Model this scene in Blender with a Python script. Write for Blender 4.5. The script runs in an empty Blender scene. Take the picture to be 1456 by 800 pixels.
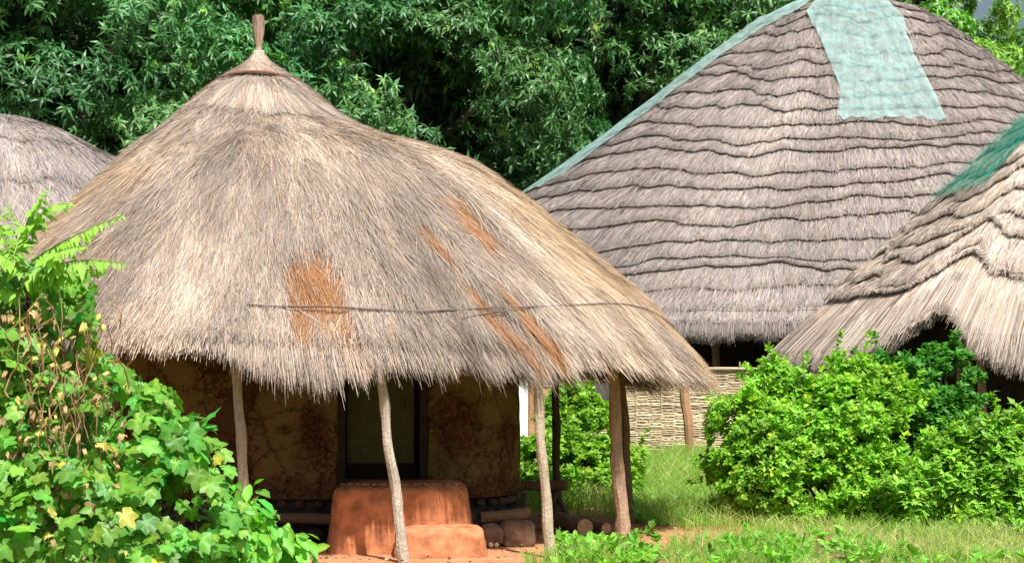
import bpy, math
import numpy as np
from math import radians, pi

# ------------------------------------------------------------------ camera, sky, sun, exposure
scene = bpy.context.scene
COL = scene.collection
CAMZ, HOR, F = 1.8, 500.0, 2700.0          # camera height, horizon row and focal length in photo pixels
cd = bpy.data.cameras.new("camera")
cd.sensor_width = 36.0
cd.lens = 36.0 * F / 1456.0
cd.shift_y = (HOR - 400.0) / 1456.0
cd.clip_start, cd.clip_end = 0.1, 3000.0
cam = bpy.data.objects.new("camera", cd)
COL.objects.link(cam)
cam.location = (0, 0, CAMZ)
cam.rotation_euler = (pi / 2, 0, 0)
scene.camera = cam

SUN_EL, SUN_AZ = radians(57), radians(22)  # azimuth: from straight behind the camera towards +x
sdir = np.array([math.sin(SUN_AZ) * math.cos(SUN_EL), -math.cos(SUN_AZ) * math.cos(SUN_EL), math.sin(SUN_EL)])
world = bpy.data.worlds.new("World")
scene.world = world
world.use_nodes = True
nt = world.node_tree
nt.nodes.clear()
sky = nt.nodes.new("ShaderNodeTexSky")
sky.sky_type = 'NISHITA'
sky.sun_disc = False
sky.sun_elevation = SUN_EL
sky.sun_rotation = math.atan2(sdir[0], sdir[1])
sky.air_density, sky.dust_density = 1.2, 5.0
bg = nt.nodes.new("ShaderNodeBackground")
bg.inputs[1].default_value = 0.075
wo = nt.nodes.new("ShaderNodeOutputWorld")
nt.links.new(sky.outputs[0], bg.inputs[0])
nt.links.new(bg.outputs[0], wo.inputs[0])
sl = bpy.data.lights.new("sun", 'SUN')
sl.energy = 5.0
sl.angle = radians(0.53)
sl.color = (1.0, 0.955, 0.88)
sun = bpy.data.objects.new("sun", sl)
COL.objects.link(sun)
from mathutils import Vector, Matrix
sun.rotation_euler = Vector(-sdir).to_track_quat('-Z', 'Y').to_euler()
scene.view_settings.view_transform = 'Standard'
scene.view_settings.look = 'None'
scene.view_settings.gamma = 1.0
scene.view_settings.use_curve_mapping = False
scene.view_settings.exposure = 0.5
scene.cycles.max_bounces = 6
scene.cycles.transparent_max_bounces = 12
scene.cycles.diffuse_bounces = 3
scene.cycles.caustics_reflective = False
scene.cycles.caustics_refractive = False

# ------------------------------------------------------------------ helpers
def P(px, py, Y):
    return np.array([(px - 728.0) * Y / F, Y, CAMZ + (HOR - py) * Y / F])

def project(p):
    return 728.0 + p[..., 0] * F / p[..., 1], HOR - (p[..., 2] - CAMZ) * F / p[..., 1]

def hsh(ix, iy, seed):
    n = (ix.astype(np.int64) * 374761393 + iy.astype(np.int64) * 668265263 + seed * 1442695041) & 0xFFFFFFFF
    n = ((n ^ (n >> 13)) * 1274126177) & 0xFFFFFFFF
    n = (n ^ (n >> 16)) & 0xFFFFFFFF
    return n / 4294967295.0

def vn(x, y, seed=0):
    x = np.asarray(x, float); y = np.asarray(y, float)
    x, y = np.broadcast_arrays(x, y)
    ix, iy = np.floor(x), np.floor(y)
    fx, fy = x - ix, y - iy
    fx = fx * fx * (3 - 2 * fx); fy = fy * fy * (3 - 2 * fy)
    a = hsh(ix, iy, seed); b = hsh(ix + 1, iy, seed); c = hsh(ix, iy + 1, seed); d = hsh(ix + 1, iy + 1, seed)
    return (a * (1 - fx) + b * fx) * (1 - fy) + (c * (1 - fx) + d * fx) * fy

def fbm(x, y, seed=0, o=3):
    t = 0; a = 0.5; s = 0
    for k in range(o):
        t = t + a * vn(np.asarray(x) * 2 ** k, np.asarray(y) * 2 ** k, seed + k * 17); s += a; a *= 0.5
    return t / s

def nrm(v):
    return v / np.maximum(np.linalg.norm(v, axis=-1, keepdims=True), 1e-9)

class MB:
    """collects vertices, faces and a colour per vertex into one mesh"""
    def __init__(self):
        self.v, self.c, self.f, self.n = [], [], [], 0
    def add(self, v, f, c=(0.5, 0.5, 0.5)):
        v = np.asarray(v, float).reshape(-1, 3)
        c = np.asarray(c, float)
        if c.ndim == 1:
            c = np.broadcast_to(c, v.shape)
        self.v.append(v); self.c.append(c.reshape(-1, 3))
        f = f if isinstance(f, list) else [f]
        for g in f:
            self.f.append(np.asarray(g, np.int64) + self.n)
        self.n += len(v)
        return self
    def build(self, name, mat, parent=None, smooth=False):
        v = np.concatenate(self.v); c = np.concatenate(self.c)
        me = bpy.data.meshes.new(name)
        me.vertices.add(len(v))
        me.vertices.foreach_set("co", v.astype(np.float32).ravel())
        idx = np.concatenate([g.ravel() for g in self.f]).astype(np.int32)
        tot = np.concatenate([np.full(len(g), g.shape[1], np.int32) for g in self.f])
        st = np.concatenate([[0], np.cumsum(tot)[:-1]]).astype(np.int32)
        me.loops.add(len(idx)); me.loops.foreach_set("vertex_index", idx)
        me.polygons.add(len(tot))
        me.polygons.foreach_set("loop_start", st)
        me.polygons.foreach_set("use_smooth", np.full(len(tot), smooth))
        me.update(calc_edges=True)
        at = me.color_attributes.new("Col", 'FLOAT_COLOR', 'POINT')
        at.data.foreach_set("color", np.concatenate([c, np.ones((len(c), 1))], 1).astype(np.float32).ravel())
        me.materials.append(mat)
        o = bpy.data.objects.new(name, me)
        COL.objects.link(o)
        if parent is not None:
            o.parent = parent
            # vertices were given in world space: keep them there
            o.matrix_parent_inverse = Matrix.Translation(-Vector(parent.location))
        return o

def thing(name, loc, label, cat, group=None):
    o = bpy.data.objects.new(name, None)
    COL.objects.link(o)
    o.location = tuple(float(a) for a in loc)
    o.empty_display_size = 0.2
    return tag(o, label, cat, group)

def tag(o, label=None, cat=None, group=None, kind=None):
    if label: o["label"] = label
    if cat: o["category"] = cat
    if group: o["group"] = group
    if kind: o["kind"] = kind
    return o

def tube(mb, pts, rad, n=8, col=(0.4, 0.3, 0.2), rough=0.0, seed=0, capped=True):
    pts = np.asarray(pts, float); m = len(pts)
    rad = np.broadcast_to(np.asarray(rad, float), (m,))
    tan = nrm(np.gradient(pts, axis=0))
    up = np.array([0, 0, 1.0]) if abs(tan[:, 2]).mean() < 0.8 else np.array([0, 1.0, 0])
    X = nrm(np.cross(tan, up)); Y = np.cross(tan, X)
    a = np.arange(n) * 2 * pi / n
    r = rad[:, None] * (1 + rough * (2 * vn(np.arange(m)[:, None] * 0.7 + seed * 9, a[None] * 1.3 + seed, seed) - 1))
    v = pts[:, None] + r[..., None] * (np.cos(a)[None, :, None] * X[:, None] + np.sin(a)[None, :, None] * Y[:, None])
    i = np.arange(m - 1)[:, None] * n; j = np.arange(n)[None]; k = (j + 1) % n
    f = np.stack([i + j, i + k, i + n + k, i + n + j], -1).reshape(-1, 4)
    cc = np.asarray(col, float) * (0.8 + 0.4 * vn(np.arange(m)[:, None] * 1.7, a[None] * 2, seed + 5))[..., None]
    vv = np.concatenate([v.reshape(-1, 3), pts[:1], pts[-1:]])
    cc = np.concatenate([cc.reshape(-1, 3), cc[0, :1], cc[-1, :1]])
    jj = np.arange(n); kk = (jj + 1) % n
    caps = np.concatenate([np.stack([kk, jj, np.full(n, m * n)], -1), np.stack([(m - 1) * n + jj, (m - 1) * n + kk, np.full(n, m * n + 1)], -1)])
    mb.add(vv, [f, caps] if capped else [f], cc)
    return mb

def crooked(p0, p1, n=14, amp=0.02, seed=0):
    t = np.linspace(0, 1, n)[:, None]
    p = np.asarray(p0)[None] * (1 - t) + np.asarray(p1)[None] * t
    s = np.sin(t * pi) ** 0.5
    w = np.stack([vn(t[:, 0] * 5, 0.3, seed) - .5, vn(t[:, 0] * 5, 7.3, seed + 3) - .5, np.zeros(n)], -1)
    return p + w * amp * 2 * s

def inst(mb, V, Fs, pos, yd, zn, size, col, shade=None):
    """copies of a small template: local y along yd, z towards zn"""
    yd = nrm(yd); z = nrm(zn - (zn * yd).sum(-1, keepdims=True) * yd); x = np.cross(yd, z)
    size = np.asarray(size, float).reshape(len(pos), -1)
    if size.shape[1] == 1: size = np.repeat(size, 3, 1)
    W = (V[None, :, 0, None] * (x * size[:, :1])[:, None] + V[None, :, 1, None] * (yd * size[:, 1:2])[:, None]
         + V[None, :, 2, None] * (z * size[:, 2:3])[:, None]) + pos[:, None]
    n = len(V)
    off = (np.arange(len(pos)) * n)[:, None, None]
    fs = [(np.asarray(f)[None] + off).reshape(-1, len(f[0])) for f in Fs]
    c = np.repeat(col[:, None], n, 1)
    if shade is not None: c = c * shade[None, :, None]
    mb.add(W.reshape(-1, 3), fs, c.reshape(-1, 3))

# ------------------------------------------------------------------ materials
def mat_new(name):
    m = bpy.data.materials.new(name); m.use_nodes = True
    n = m.node_tree; n.nodes.clear()
    return m, n, n.nodes, n.links

def mat_attr(name, rough=0.85, spec=0.25, noise=0.0, nscale=20.0, bump=0.0, transl=0.0, tcol=(1, 1, 1), sheen=0.0):
    m, n, N, L = mat_new(name)
    out = N.new("ShaderNodeOutputMaterial"); b = N.new("ShaderNodeBsdfPrincipled")
    a = N.new("ShaderNodeAttribute"); a.attribute_name = "Col"
    b.inputs["Roughness"].default_value = rough
    b.inputs["Specular IOR Level"].default_value = spec
    c = a.outputs["Color"]
    if noise > 0 or bump > 0:
        tc = N.new("ShaderNodeTexCoord"); no = N.new("ShaderNodeTexNoise")
        no.inputs["Scale"].default_value = nscale; no.inputs["Detail"].default_value = 6
        L.new(tc.outputs["Object"], no.inputs["Vector"])
        if noise > 0:
            mr = N.new("ShaderNodeMapRange"); mr.inputs[1].default_value = .25; mr.inputs[2].default_value = .75
            mr.inputs[3].default_value = 1 - noise; mr.inputs[4].default_value = 1 + noise * .6
            L.new(no.outputs[0], mr.inputs[0])
            mx = N.new("ShaderNodeVectorMath"); mx.operation = 'SCALE'
            L.new(c, mx.inputs[0]); L.new(mr.outputs[0], mx.inputs["Scale"]); c = mx.outputs[0]
        if bump > 0:
            bu = N.new("ShaderNodeBump"); bu.inputs["Strength"].default_value = bump; bu.inputs["Distance"].default_value = 0.02
            L.new(no.outputs[0], bu.inputs["Height"]); L.new(bu.outputs[0], b.inputs["Normal"])
    L.new(c, b.inputs["Base Color"])
    if transl > 0:
        t = N.new("ShaderNodeBsdfTranslucent"); mx = N.new("ShaderNodeMixShader"); mx.inputs[0].default_value = transl
        tm = N.new("ShaderNodeVectorMath"); tm.operation = 'MULTIPLY'; tm.inputs[1].default_value = tcol
        L.new(c, tm.inputs[0]); L.new(tm.outputs[0], t.inputs[0])
        L.new(b.outputs[0], mx.inputs[1]); L.new(t.outputs[0], mx.inputs[2]); L.new(mx.outputs[0], out.inputs[0])
    else:
        L.new(b.outputs[0], out.inputs[0])
    return m

M_STRAW = mat_attr("straw", 0.75, 0.2)
M_BARK = mat_attr("bark", 0.9, 0.2, noise=0.35, nscale=14, bump=0.6)
M_WOOD = mat_attr("weathered_wood", 0.85, 0.2, noise=0.3, nscale=40, bump=0.5)
M_MANGO = mat_attr("mango_leaf", 0.42, 0.5, transl=0.22, tcol=(1.3, 1.6, .5))
M_LEAF = mat_attr("bush_leaf", 0.5, 0.35, transl=0.36, tcol=(1.5, 1.7, .5))
M_BIGLEAF = mat_attr("vine_leaf", 0.45, 0.4, noise=0.12, nscale=60, transl=0.36, tcol=(1.5, 1.7, .5))
M_GRASS = mat_attr("grass_blade", 0.6, 0.25, transl=0.35, tcol=(1.4, 1.5, .6))
M_DRY = mat_attr("dry_leaf", 0.85, 0.15, transl=0.25, tcol=(1.2, 1, .7))
M_CANE = mat_attr("split_cane", 0.6, 0.3, noise=0.15, nscale=30)
M_CLAY = mat_attr("red_clay", 0.95, 0.1, noise=0.5, nscale=9, bump=1.0)
M_STONE = mat_attr("stone", 0.9, 0.2, noise=0.4, nscale=9, bump=0.8)
M_CLOTH = mat_attr("cloth", 0.9, 0.1, noise=0.2, nscale=12)
M_WHITE = mat_attr("whitewash", 0.9, 0.1, noise=0.05, nscale=3)

def mat_mudwall():
    m, n, N, L = mat_new("ochre_mud_plaster")
    out = N.new("ShaderNodeOutputMaterial"); b = N.new("ShaderNodeBsdfPrincipled")
    b.inputs["Roughness"].default_value = .95; b.inputs["Specular IOR Level"].default_value = .1
    tc = N.new("ShaderNodeTexCoord")
    n1 = N.new("ShaderNodeTexNoise"); n1.inputs["Scale"].default_value = 1.7; n1.inputs["Detail"].default_value = 3
    n2 = N.new("ShaderNodeTexNoise"); n2.inputs["Scale"].default_value = 22; n2.inputs["Detail"].default_value = 8; n2.inputs["Roughness"].default_value = .7
    L.new(tc.outputs["Object"], n1.inputs["Vector"]); L.new(tc.outputs["Object"], n2.inputs["Vector"])
    ml = N.new("ShaderNodeMath"); ml.operation = 'MULTIPLY_ADD'; ml.inputs[1].default_value = .5
    L.new(n2.outputs[0], ml.inputs[0]); L.new(n1.outputs[0], ml.inputs[2])
    r = N.new("ShaderNodeValToRGB")
    e = r.color_ramp.elements
    e[0].position = .66; e[0].color = (.205, .145, .062, 1)
    e[1].position = .92; e[1].color = (.11, .065, .032, 1)
    x = e.new(.79); x.color = (.18, .12, .052, 1)
    x = e.new(.835); x.color = (.10, .035, .02, 1)
    L.new(ml.outputs[0], r.inputs[0])
    a = N.new("ShaderNodeAttribute"); a.attribute_name = "Col"
    mx = N.new("ShaderNodeMix"); mx.data_type = 'RGBA'
    # Col.r = how much of the dark red stain, broken up by fine noise
    mr = N.new("ShaderNodeMath"); mr.operation = 'MULTIPLY_ADD'; mr.inputs[1].default_value = 1.0
    s = N.new("ShaderNodeSeparateColor"); L.new(a.outputs["Color"], s.inputs[0])
    ad = N.new("ShaderNodeMath"); ad.operation = 'ADD'; L.new(s.outputs[0], ad.inputs[0]); L.new(n2.outputs[0], ad.inputs[1])
    st = N.new("ShaderNodeMapRange"); st.inputs[1].default_value = .76; st.inputs[2].default_value = 1.12
    L.new(ad.outputs[0], st.inputs[0])
    L.new(st.outputs[0], mx.inputs[0]); L.new(r.outputs[0], mx.inputs[6]); mx.inputs[7].default_value = (.085, .028, .018, 1)
    L.new(mx.outputs[2], b.inputs["Base Color"])
    # thin drying cracks
    vo = N.new("ShaderNodeTexVoronoi"); vo.feature = 'DISTANCE_TO_EDGE'; vo.inputs["Scale"].default_value = 3.2
    wv = N.new("ShaderNodeVectorMath"); wv.operation = 'MULTIPLY_ADD'; wv.inputs[1].default_value = (.25, .25, .25)
    L.new(n2.outputs["Color"], wv.inputs[0]); L.new(tc.outputs["Object"], wv.inputs[2]); L.new(wv.outputs[0], vo.inputs["Vector"])
    ck = N.new("ShaderNodeMapRange"); ck.inputs[1].default_value = 0; ck.inputs[2].default_value = .022; ck.inputs[3].default_value = .35; ck.inputs[4].default_value = 1
    L.new(vo.outputs["Distance"], ck.inputs[0])
    cs = N.new("ShaderNodeVectorMath"); cs.operation = 'SCALE'; L.new(mx.outputs[2], cs.inputs[0]); L.new(ck.outputs[0], cs.inputs["Scale"]); L.new(cs.outputs[0], b.inputs["Base Color"])
    bu = N.new("ShaderNodeBump"); bu.inputs["Strength"].default_value = .9; bu.inputs["Distance"].default_value = .03
    hh = N.new("ShaderNodeMath"); hh.operation = 'MULTIPLY_ADD'; hh.inputs[1].default_value = .6; L.new(ck.outputs[0], hh.inputs[0]); L.new(n2.outputs[0], hh.inputs[2])
    L.new(hh.outputs[0], bu.inputs["Height"]); L.new(bu.outputs[0], b.inputs["Normal"])
    L.new(b.outputs[0], out.inputs[0])
    return m
M_MUD = mat_mudwall()

def mat_ground():
    m, n, N, L = mat_new("red_soil")
    out = N.new("ShaderNodeOutputMaterial"); b = N.new("ShaderNodeBsdfPrincipled")
    b.inputs["Roughness"].default_value = .95; b.inputs["Specular IOR Level"].default_value = .1
    a = N.new("ShaderNodeAttribute"); a.attribute_name = "Col"
    tc = N.new("ShaderNodeTexCoord")
    n1 = N.new("ShaderNodeTexNoise"); n1.inputs["Scale"].default_value = 3; n1.inputs["Detail"].default_value = 8; n1.inputs["Roughness"].default_value = .65
    n2 = N.new("ShaderNodeTexNoise"); n2.inputs["Scale"].default_value = 45; n2.inputs["Detail"].default_value = 6
    for q in (n1, n2): L.new(tc.outputs["Object"], q.inputs["Vector"])
    r = N.new("ShaderNodeValToRGB"); e = r.color_ramp.elements
    e[0].position = .3; e[0].color = (.6, .58, .55, 1); e[1].position = .72; e[1].color = (1.25, 1.2, 1.15, 1)
    av = N.new("ShaderNodeMath"); av.operation = 'ADD'; L.new(n1.outputs[0], av.inputs[0]); L.new(n2.outputs[0], av.inputs[1])
    hv = N.new("ShaderNodeMath"); hv.operation = 'MULTIPLY'; hv.inputs[1].default_value = .5; L.new(av.outputs[0], hv.inputs[0])
    L.new(hv.outputs[0], r.inputs[0])
    mu = N.new("ShaderNodeVectorMath"); mu.operation = 'MULTIPLY'
    L.new(a.outputs["Color"], mu.inputs[0]); L.new(r.outputs[0], mu.inputs[1]); L.new(mu.outputs[0], b.inputs["Base Color"])
    bu = N.new("ShaderNodeBump"); bu.inputs["Strength"].default_value = .7; bu.inputs["Distance"].default_value = .03
    L.new(hv.outputs[0], bu.inputs["Height"]); L.new(bu.outputs[0], b.inputs["Normal"])
    L.new(b.outputs[0], out.inputs[0])
    return m
M_GROUND = mat_ground()

def mat_net(name, col, hole, scale, rough=.7):
    m, n, N, L = mat_new(name)
    out = N.new("ShaderNodeOutputMaterial"); d = N.new("ShaderNodeBsdfPrincipled"); t = N.new("ShaderNodeBsdfTranslucent")
    tr = N.new("ShaderNodeBsdfTransparent"); m1 = N.new("ShaderNodeMixShader"); m2 = N.new("ShaderNodeMixShader")
    d.inputs["Roughness"].default_value = rough; d.inputs["Specular IOR Level"].default_value = .2
    a = N.new("ShaderNodeAttribute"); a.attribute_name = "Col"
    tc = N.new("ShaderNodeTexCoord"); no = N.new("ShaderNodeTexNoise"); no.inputs["Scale"].default_value = scale; no.inputs["Detail"].default_value = 4
    no2 = N.new("ShaderNodeTexNoise"); no2.inputs["Scale"].default_value = scale * .09; no2.inputs["Detail"].default_value = 5
    L.new(tc.outputs["Object"], no.inputs["Vector"]); L.new(tc.outputs["Object"], no2.inputs["Vector"])
    ad = N.new("ShaderNodeMath"); ad.operation = 'ADD'; L.new(no.outputs[0], ad.inputs[0]); L.new(no2.outputs[0], ad.inputs[1])
    mr = N.new("ShaderNodeMapRange"); mr.inputs[1].default_value = .8; mr.inputs[2].default_value = 1.2
    mr.inputs[3].default_value = max(0, hole - .17); mr.inputs[4].default_value = min(1, hole + .17)
    L.new(ad.outputs[0], mr.inputs[0])
    L.new(a.outputs["Color"], d.inputs["Base Color"]); L.new(a.outputs["Color"], t.inputs[0])
    m1.inputs[0].default_value = .25
    L.new(d.outputs[0], m1.inputs[1]); L.new(t.outputs[0], m1.inputs[2])
    L.new(mr.outputs[0], m2.inputs[0]); L.new(m1.outputs[0], m2.inputs[1]); L.new(tr.outputs[0], m2.inputs[2])
    L.new(m2.outputs[0], out.inputs[0])
    return m
M_NET = mat_net("pale_teal_net", None, .58, 60)
M_NET2 = mat_net("dark_teal_net", None, .22, 40)

# ------------------------------------------------------------------ ground
def gz(x, y):
    x = np.asarray(x, float); y = np.asarray(y, float)
    return 0.05 * (fbm(x * .35 + 3, y * .35, 11) - .5) + .025 * (fbm(x * 2, y * 2, 12) - .5)

def ground():
    gx = np.concatenate([-np.geomspace(900, 14, 26), np.linspace(-13.5, 13.5, 190), np.geomspace(14, 900, 26)])
    gy = np.concatenate([[-300, -100, -30, -8, 0, 5], np.linspace(8, 32, 170), np.geomspace(33, 1500, 36)])
    X, Y = np.meshgrid(gx, gy)
    near = np.clip(1 - (np.hypot(X, Y - 20) - 25) / 20, 0, 1)
    Z = gz(X, Y) * near
    v = np.stack([X, Y, Z], -1).reshape(-1, 3)
    h, w = X.shape
    i = np.arange(h - 1)[:, None] * w + np.arange(w - 1)[None]
    f = np.stack([i, i + 1, i + w + 1, i + w], -1).reshape(-1, 4)
    soil = np.array([.52, .265, .15]); green = np.array([.16, .17, .06]); dry = np.array([.30, .25, .12])
    g = fbm(X * .9, Y * .9, 31)
    yard = np.clip(1.2 - np.hypot((X + 2.2) / 4.6, (Y - 19.3) / 4.0), 0, 1) * 3
    yard = np.clip(yard + (g - .5) * 1.5, 0, 1)[..., None]
    pale = np.clip((g - .55) * 5, 0, 1)[..., None]
    c = soil * yard + (green * (1 - pale) + dry * pale) * (1 - yard)
    mb = MB(); mb.add(v, f, c.reshape(-1, 3))
    tag(mb.build("ground", M_GROUND, smooth=True), kind="structure")
ground()

# ------------------------------------------------------------------ thatched roofs
class Roof:
    def __init__(s, cx, cy, R, Z, ridge=0.0, bump=0.05, seed=1, eave=None):
        s.cx, s.cy, s.R, s.Z, s.ridge, s.bump, s.seed = cx, cy, R, Z, ridge, bump, seed
        s.eave = eave or (lambda th: np.ones_like(th))
        s._lut = None
    def raw(s, th, t):
        r = s.R(th) * t
        ox = s.ridge * np.tanh(2.2 * np.cos(th)) / math.tanh(2.2)
        z = s.Z(np.clip(t, 0, 1.0), th)
        dz = (s.Z(np.ones_like(t) * .999, th) - s.Z(np.ones_like(t) * .93, th)) / .069
        z = z + np.where(t > 1, (t - 1) * dz * 1.15, 0)
        cs, sn = np.cos(th), np.sin(th)
        u = cs * 2.1 + s.seed; w = sn * 2.1
        b = s.bump * np.clip(t * 3, 0, 1) * ((fbm(u * 1.3 + t * 2, w * 1.3 + t * 3, s.seed, 2) - .5) * 2 + .45 * (fbm(u * 5, w * 5 + t * 4, s.seed + 4, 2) - .5))
        return np.stack([s.cx + ox + r * cs, s.cy + r * sn, z + b], -1)
    def pt(s, th, t, lift=0.0):
        p = s.raw(th, t)
        e = 0.012
        tt = np.clip(t, .02, 1.0)
        a = s.raw(th + e, tt) - s.raw(th - e, tt); b = s.raw(th, tt + e) - s.raw(th, tt - e)
        n = nrm(np.cross(b, a)); n = np.where(n[..., 2:3] < 0, -n, n)
        return p + n * np.asarray(lift)[..., None], n
    def locate(s, px, py):
        """parameters of the roof point seen at a photo position"""
        if s._lut is None:
            th = np.linspace(-pi * 1.04, pi * .04, 700); t = np.linspace(0.0, 1.05, 300)
            T, S = np.meshgrid(th, t)
            p = s.raw(T, S); x, y = project(p)
            s._lut = (T.ravel(), S.ravel(), x.ravel(), y.ravel(), p[..., 1].ravel())
        T, S, x, y, dep = s._lut
        px = np.asarray(px, float).ravel(); py = np.asarray(py, float).ravel()
        o = []
        for a, b in zip(px, py):
            i = np.argmin((x - a) ** 2 + (y - b) ** 2 + dep * .3)
            o.append((T[i], S[i]))
        o = np.array(o)
        return o[:, 0], o[:, 1]

def shell(mb, roof, col, t1=.97, nth=220, nt_=40, under=.16):
    """the packed straw body of the roof, top and underside"""
    th = np.linspace(0, 2 * pi, nth, endpoint=False); t = np.linspace(0.001, 1, nt_)
    T, S = np.meshgrid(th, t)
    ev = roof.eave(T) * t1
    top, _ = roof.pt(T, S * ev, np.zeros_like(T))
    bot = top.copy(); bot[..., 2] -= under
    def grid(v, flip):
        i = np.arange(nt_ - 1)[:, None] * nth + np.arange(nth)[None]; j = np.arange(nt_ - 1)[:, None] * nth + (np.arange(nth)[None] + 1) % nth
        f = np.stack([i, j, j + nth, i + nth], -1).reshape(-1, 4)
        return f[:, ::-1] if flip else f
    mb.add(top, grid(top, False), col)
    mb.add(bot, grid(bot, True), np.asarray(col) * .18)   # underside darkened to paint in the shade beneath the roof
    k = np.arange(nth); k2 = (k + 1) % nth
    e = np.concatenate([top[-1], bot[-1]])
    mb.add(e, np.stack([k, k2, k2 + nth, k + nth], -1), np.asarray(col) * .7)

def ribbons(mb, p0, p1, p2, n, w, col):
    """straws: three cross-sections, two quads each"""
    d = nrm(p2 - p0); x = np.cross(d, n)
    w = np.asarray(w)[:, None]
    v = np.stack([p0 - x * w * .5, p0 + x * w * .5, p1 - x * w * .5, p1 + x * w * .5, p2 - x * w * .15, p2 + x * w * .15], 1)
    N = len(p0); o = (np.arange(N) * 6)[:, None]
    f = np.concatenate([o + np.array([[0, 1, 3, 2]]), o + np.array([[2, 3, 5, 4]])])
    c = np.repeat(col[:, None], 6, 1)
    mb.add(v.reshape(-1, 3), f, c.reshape(-1, 3))

def pick_theta(rng, n, back=.3):
    th = rng.uniform(-pi, pi, n)
    keep = (np.sin(th) < .35) | (rng.random(n) < back)
    return th[keep]

# -------- the near hut's smooth, shaggy roof
HX, HY = -2.67, 20.0
sR = np.array([0, .05, .11, .2, .31, .415, .50, .6, .75, .88, 1.0]); zR = np.array([4.80, 4.72, 4.55, 4.20, 3.98, 3.83, 3.66, 3.34, 2.72, 2.17, 1.52])
sL = np.array([0, .085, .17, .29, .45, .65, .86, 1.0]); zL = np.array([4.80, 4.70, 4.50, 4.14, 3.70, 3.12, 2.42, 1.98])
def Z1(t, th):
    w = (1 + np.cos(th)) / 2
    w = w * w * (3 - 2 * w)
    d = np.degrees((th + pi) % (2 * pi) - pi) + 0 * t
    lift = np.interp(d, [-180, -150, -125, -95, -60, -40, -22, 0, 20, 180], [0, .06, .10, .12, .22, .25, .20, .04, .05, 0])
    return np.interp(t, sR, zR) * w + np.interp(t, sL, zL) * (1 - w) + lift * np.clip(t, 0, 1) ** 5
def R1(th):
    # plan radius: the verandah wing reaches out to the front right, the back is short
    a = np.array([-180, -155, -125, -95, -65, -40, -22, -8, 5, 20, 40, 65, 95, 130, 160, 180.])
    r = np.array([3.08, 3.14, 3.48, 3.82, 4.13, 4.56, 4.68, 4.68, 4.4, 3.3, 2.8, 2.75, 2.8, 2.9, 3.0, 3.08])
    d = np.degrees((np.asarray(th) + pi) % (2 * pi) - pi)
    return sum(np.interp((d + o + 180) % 360 - 180, a, r) for o in (-10, -5, 0, 5, 10)) / 5
roof1 = Roof(HX, HY, R1, Z1, bump=.055, seed=3)

def seg_mask(x, y, a, b, w):
    a = np.array(a, float); b = np.array(b, float)
    d = b - a; q = ((x - a[0]) * d[0] + (y - a[1]) * d[1]) / (d @ d)
    qq = np.clip(q, 0, 1)
    return np.hypot(x - a[0] - qq * d[0], y - a[1] - qq * d[1]) / w
def straw_col(rng, n, base, var=.16):
    c = np.array(base)[None] * (1 + var * rng.standard_normal(n)[:, None])
    c = c * (1 + np.array([.05, .0, -.05]) * rng.standard_normal(n)[:, None])
    return np.clip(c, .03, .85)

def patch_dist(th, t, mid):
    # where the old top straw has slipped off and the rotten orange straw under it shows
    x, y = project(mid)
    fr = np.sin(th) < .2
    n = len(th); b = fbm(th * 16, t * 4, 44, 3); h = fbm(th * 40, t * 3.0, 49, 2)
    o = np.full(n, 9.0)
    for a_, b_, w_ in (((415, 385), (428, 470), 13), ((432, 372), (462, 455), 15), ((455, 375), (500, 490), 17), ((478, 400), (512, 500), 12), ((636, 280), (668, 318), 12), ((650, 295), (695, 345), 9),
                       ((600, 325), (634, 360), 7), ((664, 408), (705, 450), 8), ((690, 440), (755, 505), 11), ((712, 408), (745, 450), 7), ((740, 445), (795, 508), 9)):
        o = np.minimum(o, seg_mask(x, y, a_, b_, w_))
    o = np.where(fr, o, 9) + (b - .5) * 1.6 + (h - .5) * 1.8
    return o

def hut1_colour(rng, th, t, mid):
    n = len(th)
    a = fbm(th * 5.5, t * 2.2, 40, 3); b = fbm(th * 16, t * 4, 44, 3); g = fbm(th * 2.3 + 9, t * 3 + 2, 47, 2); h = fbm(th * 40, t * 3.0, 49, 2)
    gold = np.clip((g - .46) * 4 + np.clip(np.cos(th) - .35, 0, 1) * .8 - .1, 0, 1)[:, None] * np.clip(t * 2.2 - .3, 0, 1)[:, None]
    base = (np.array([.405, .338, .288]) * (1 - gold) + np.array([.47, .35, .235]) * gold) * (1 + .12 * np.clip(t - .45, 0, 1)[:, None])
    m = .60 + .74 * np.clip((a - .5) * 1.4 + .5, 0, 1) * .55 + .45 * b + .35 * (h - .5)
    pale = np.clip((a - .56) * 6, 0, 1)[:, None]
    c = (base * (1 - pale * .35) + np.array([.56, .475, .40]) * pale * .42) * m[:, None]
    c = c * (1 + .23 * rng.standard_normal(n))[:, None]
    k2 = fbm(th * 26, t * 11, 52, 3)[:, None]; c = c * (.74 + .52 * k2)
    dark = rng.random(n) < .10
    c[dark] *= .45
    yel = rng.random(n) < .07
    c[yel] = c[yel] * np.array([1.25, 1.02, .72])
    o = patch_dist(th, t, mid)
    om = rng.random(n) < np.clip((1.35 - o) * 1.0, 0, .88)
    tint = np.array([.38, .20, .10]) + np.array([.08, .015, -.02]) * np.clip(a * 2 - .5, 0, 1)[om, None]
    c[om] = tint * rng.uniform(.5, 1.3, (om.sum(), 1))
    return np.clip(c, .02, .8)

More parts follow.
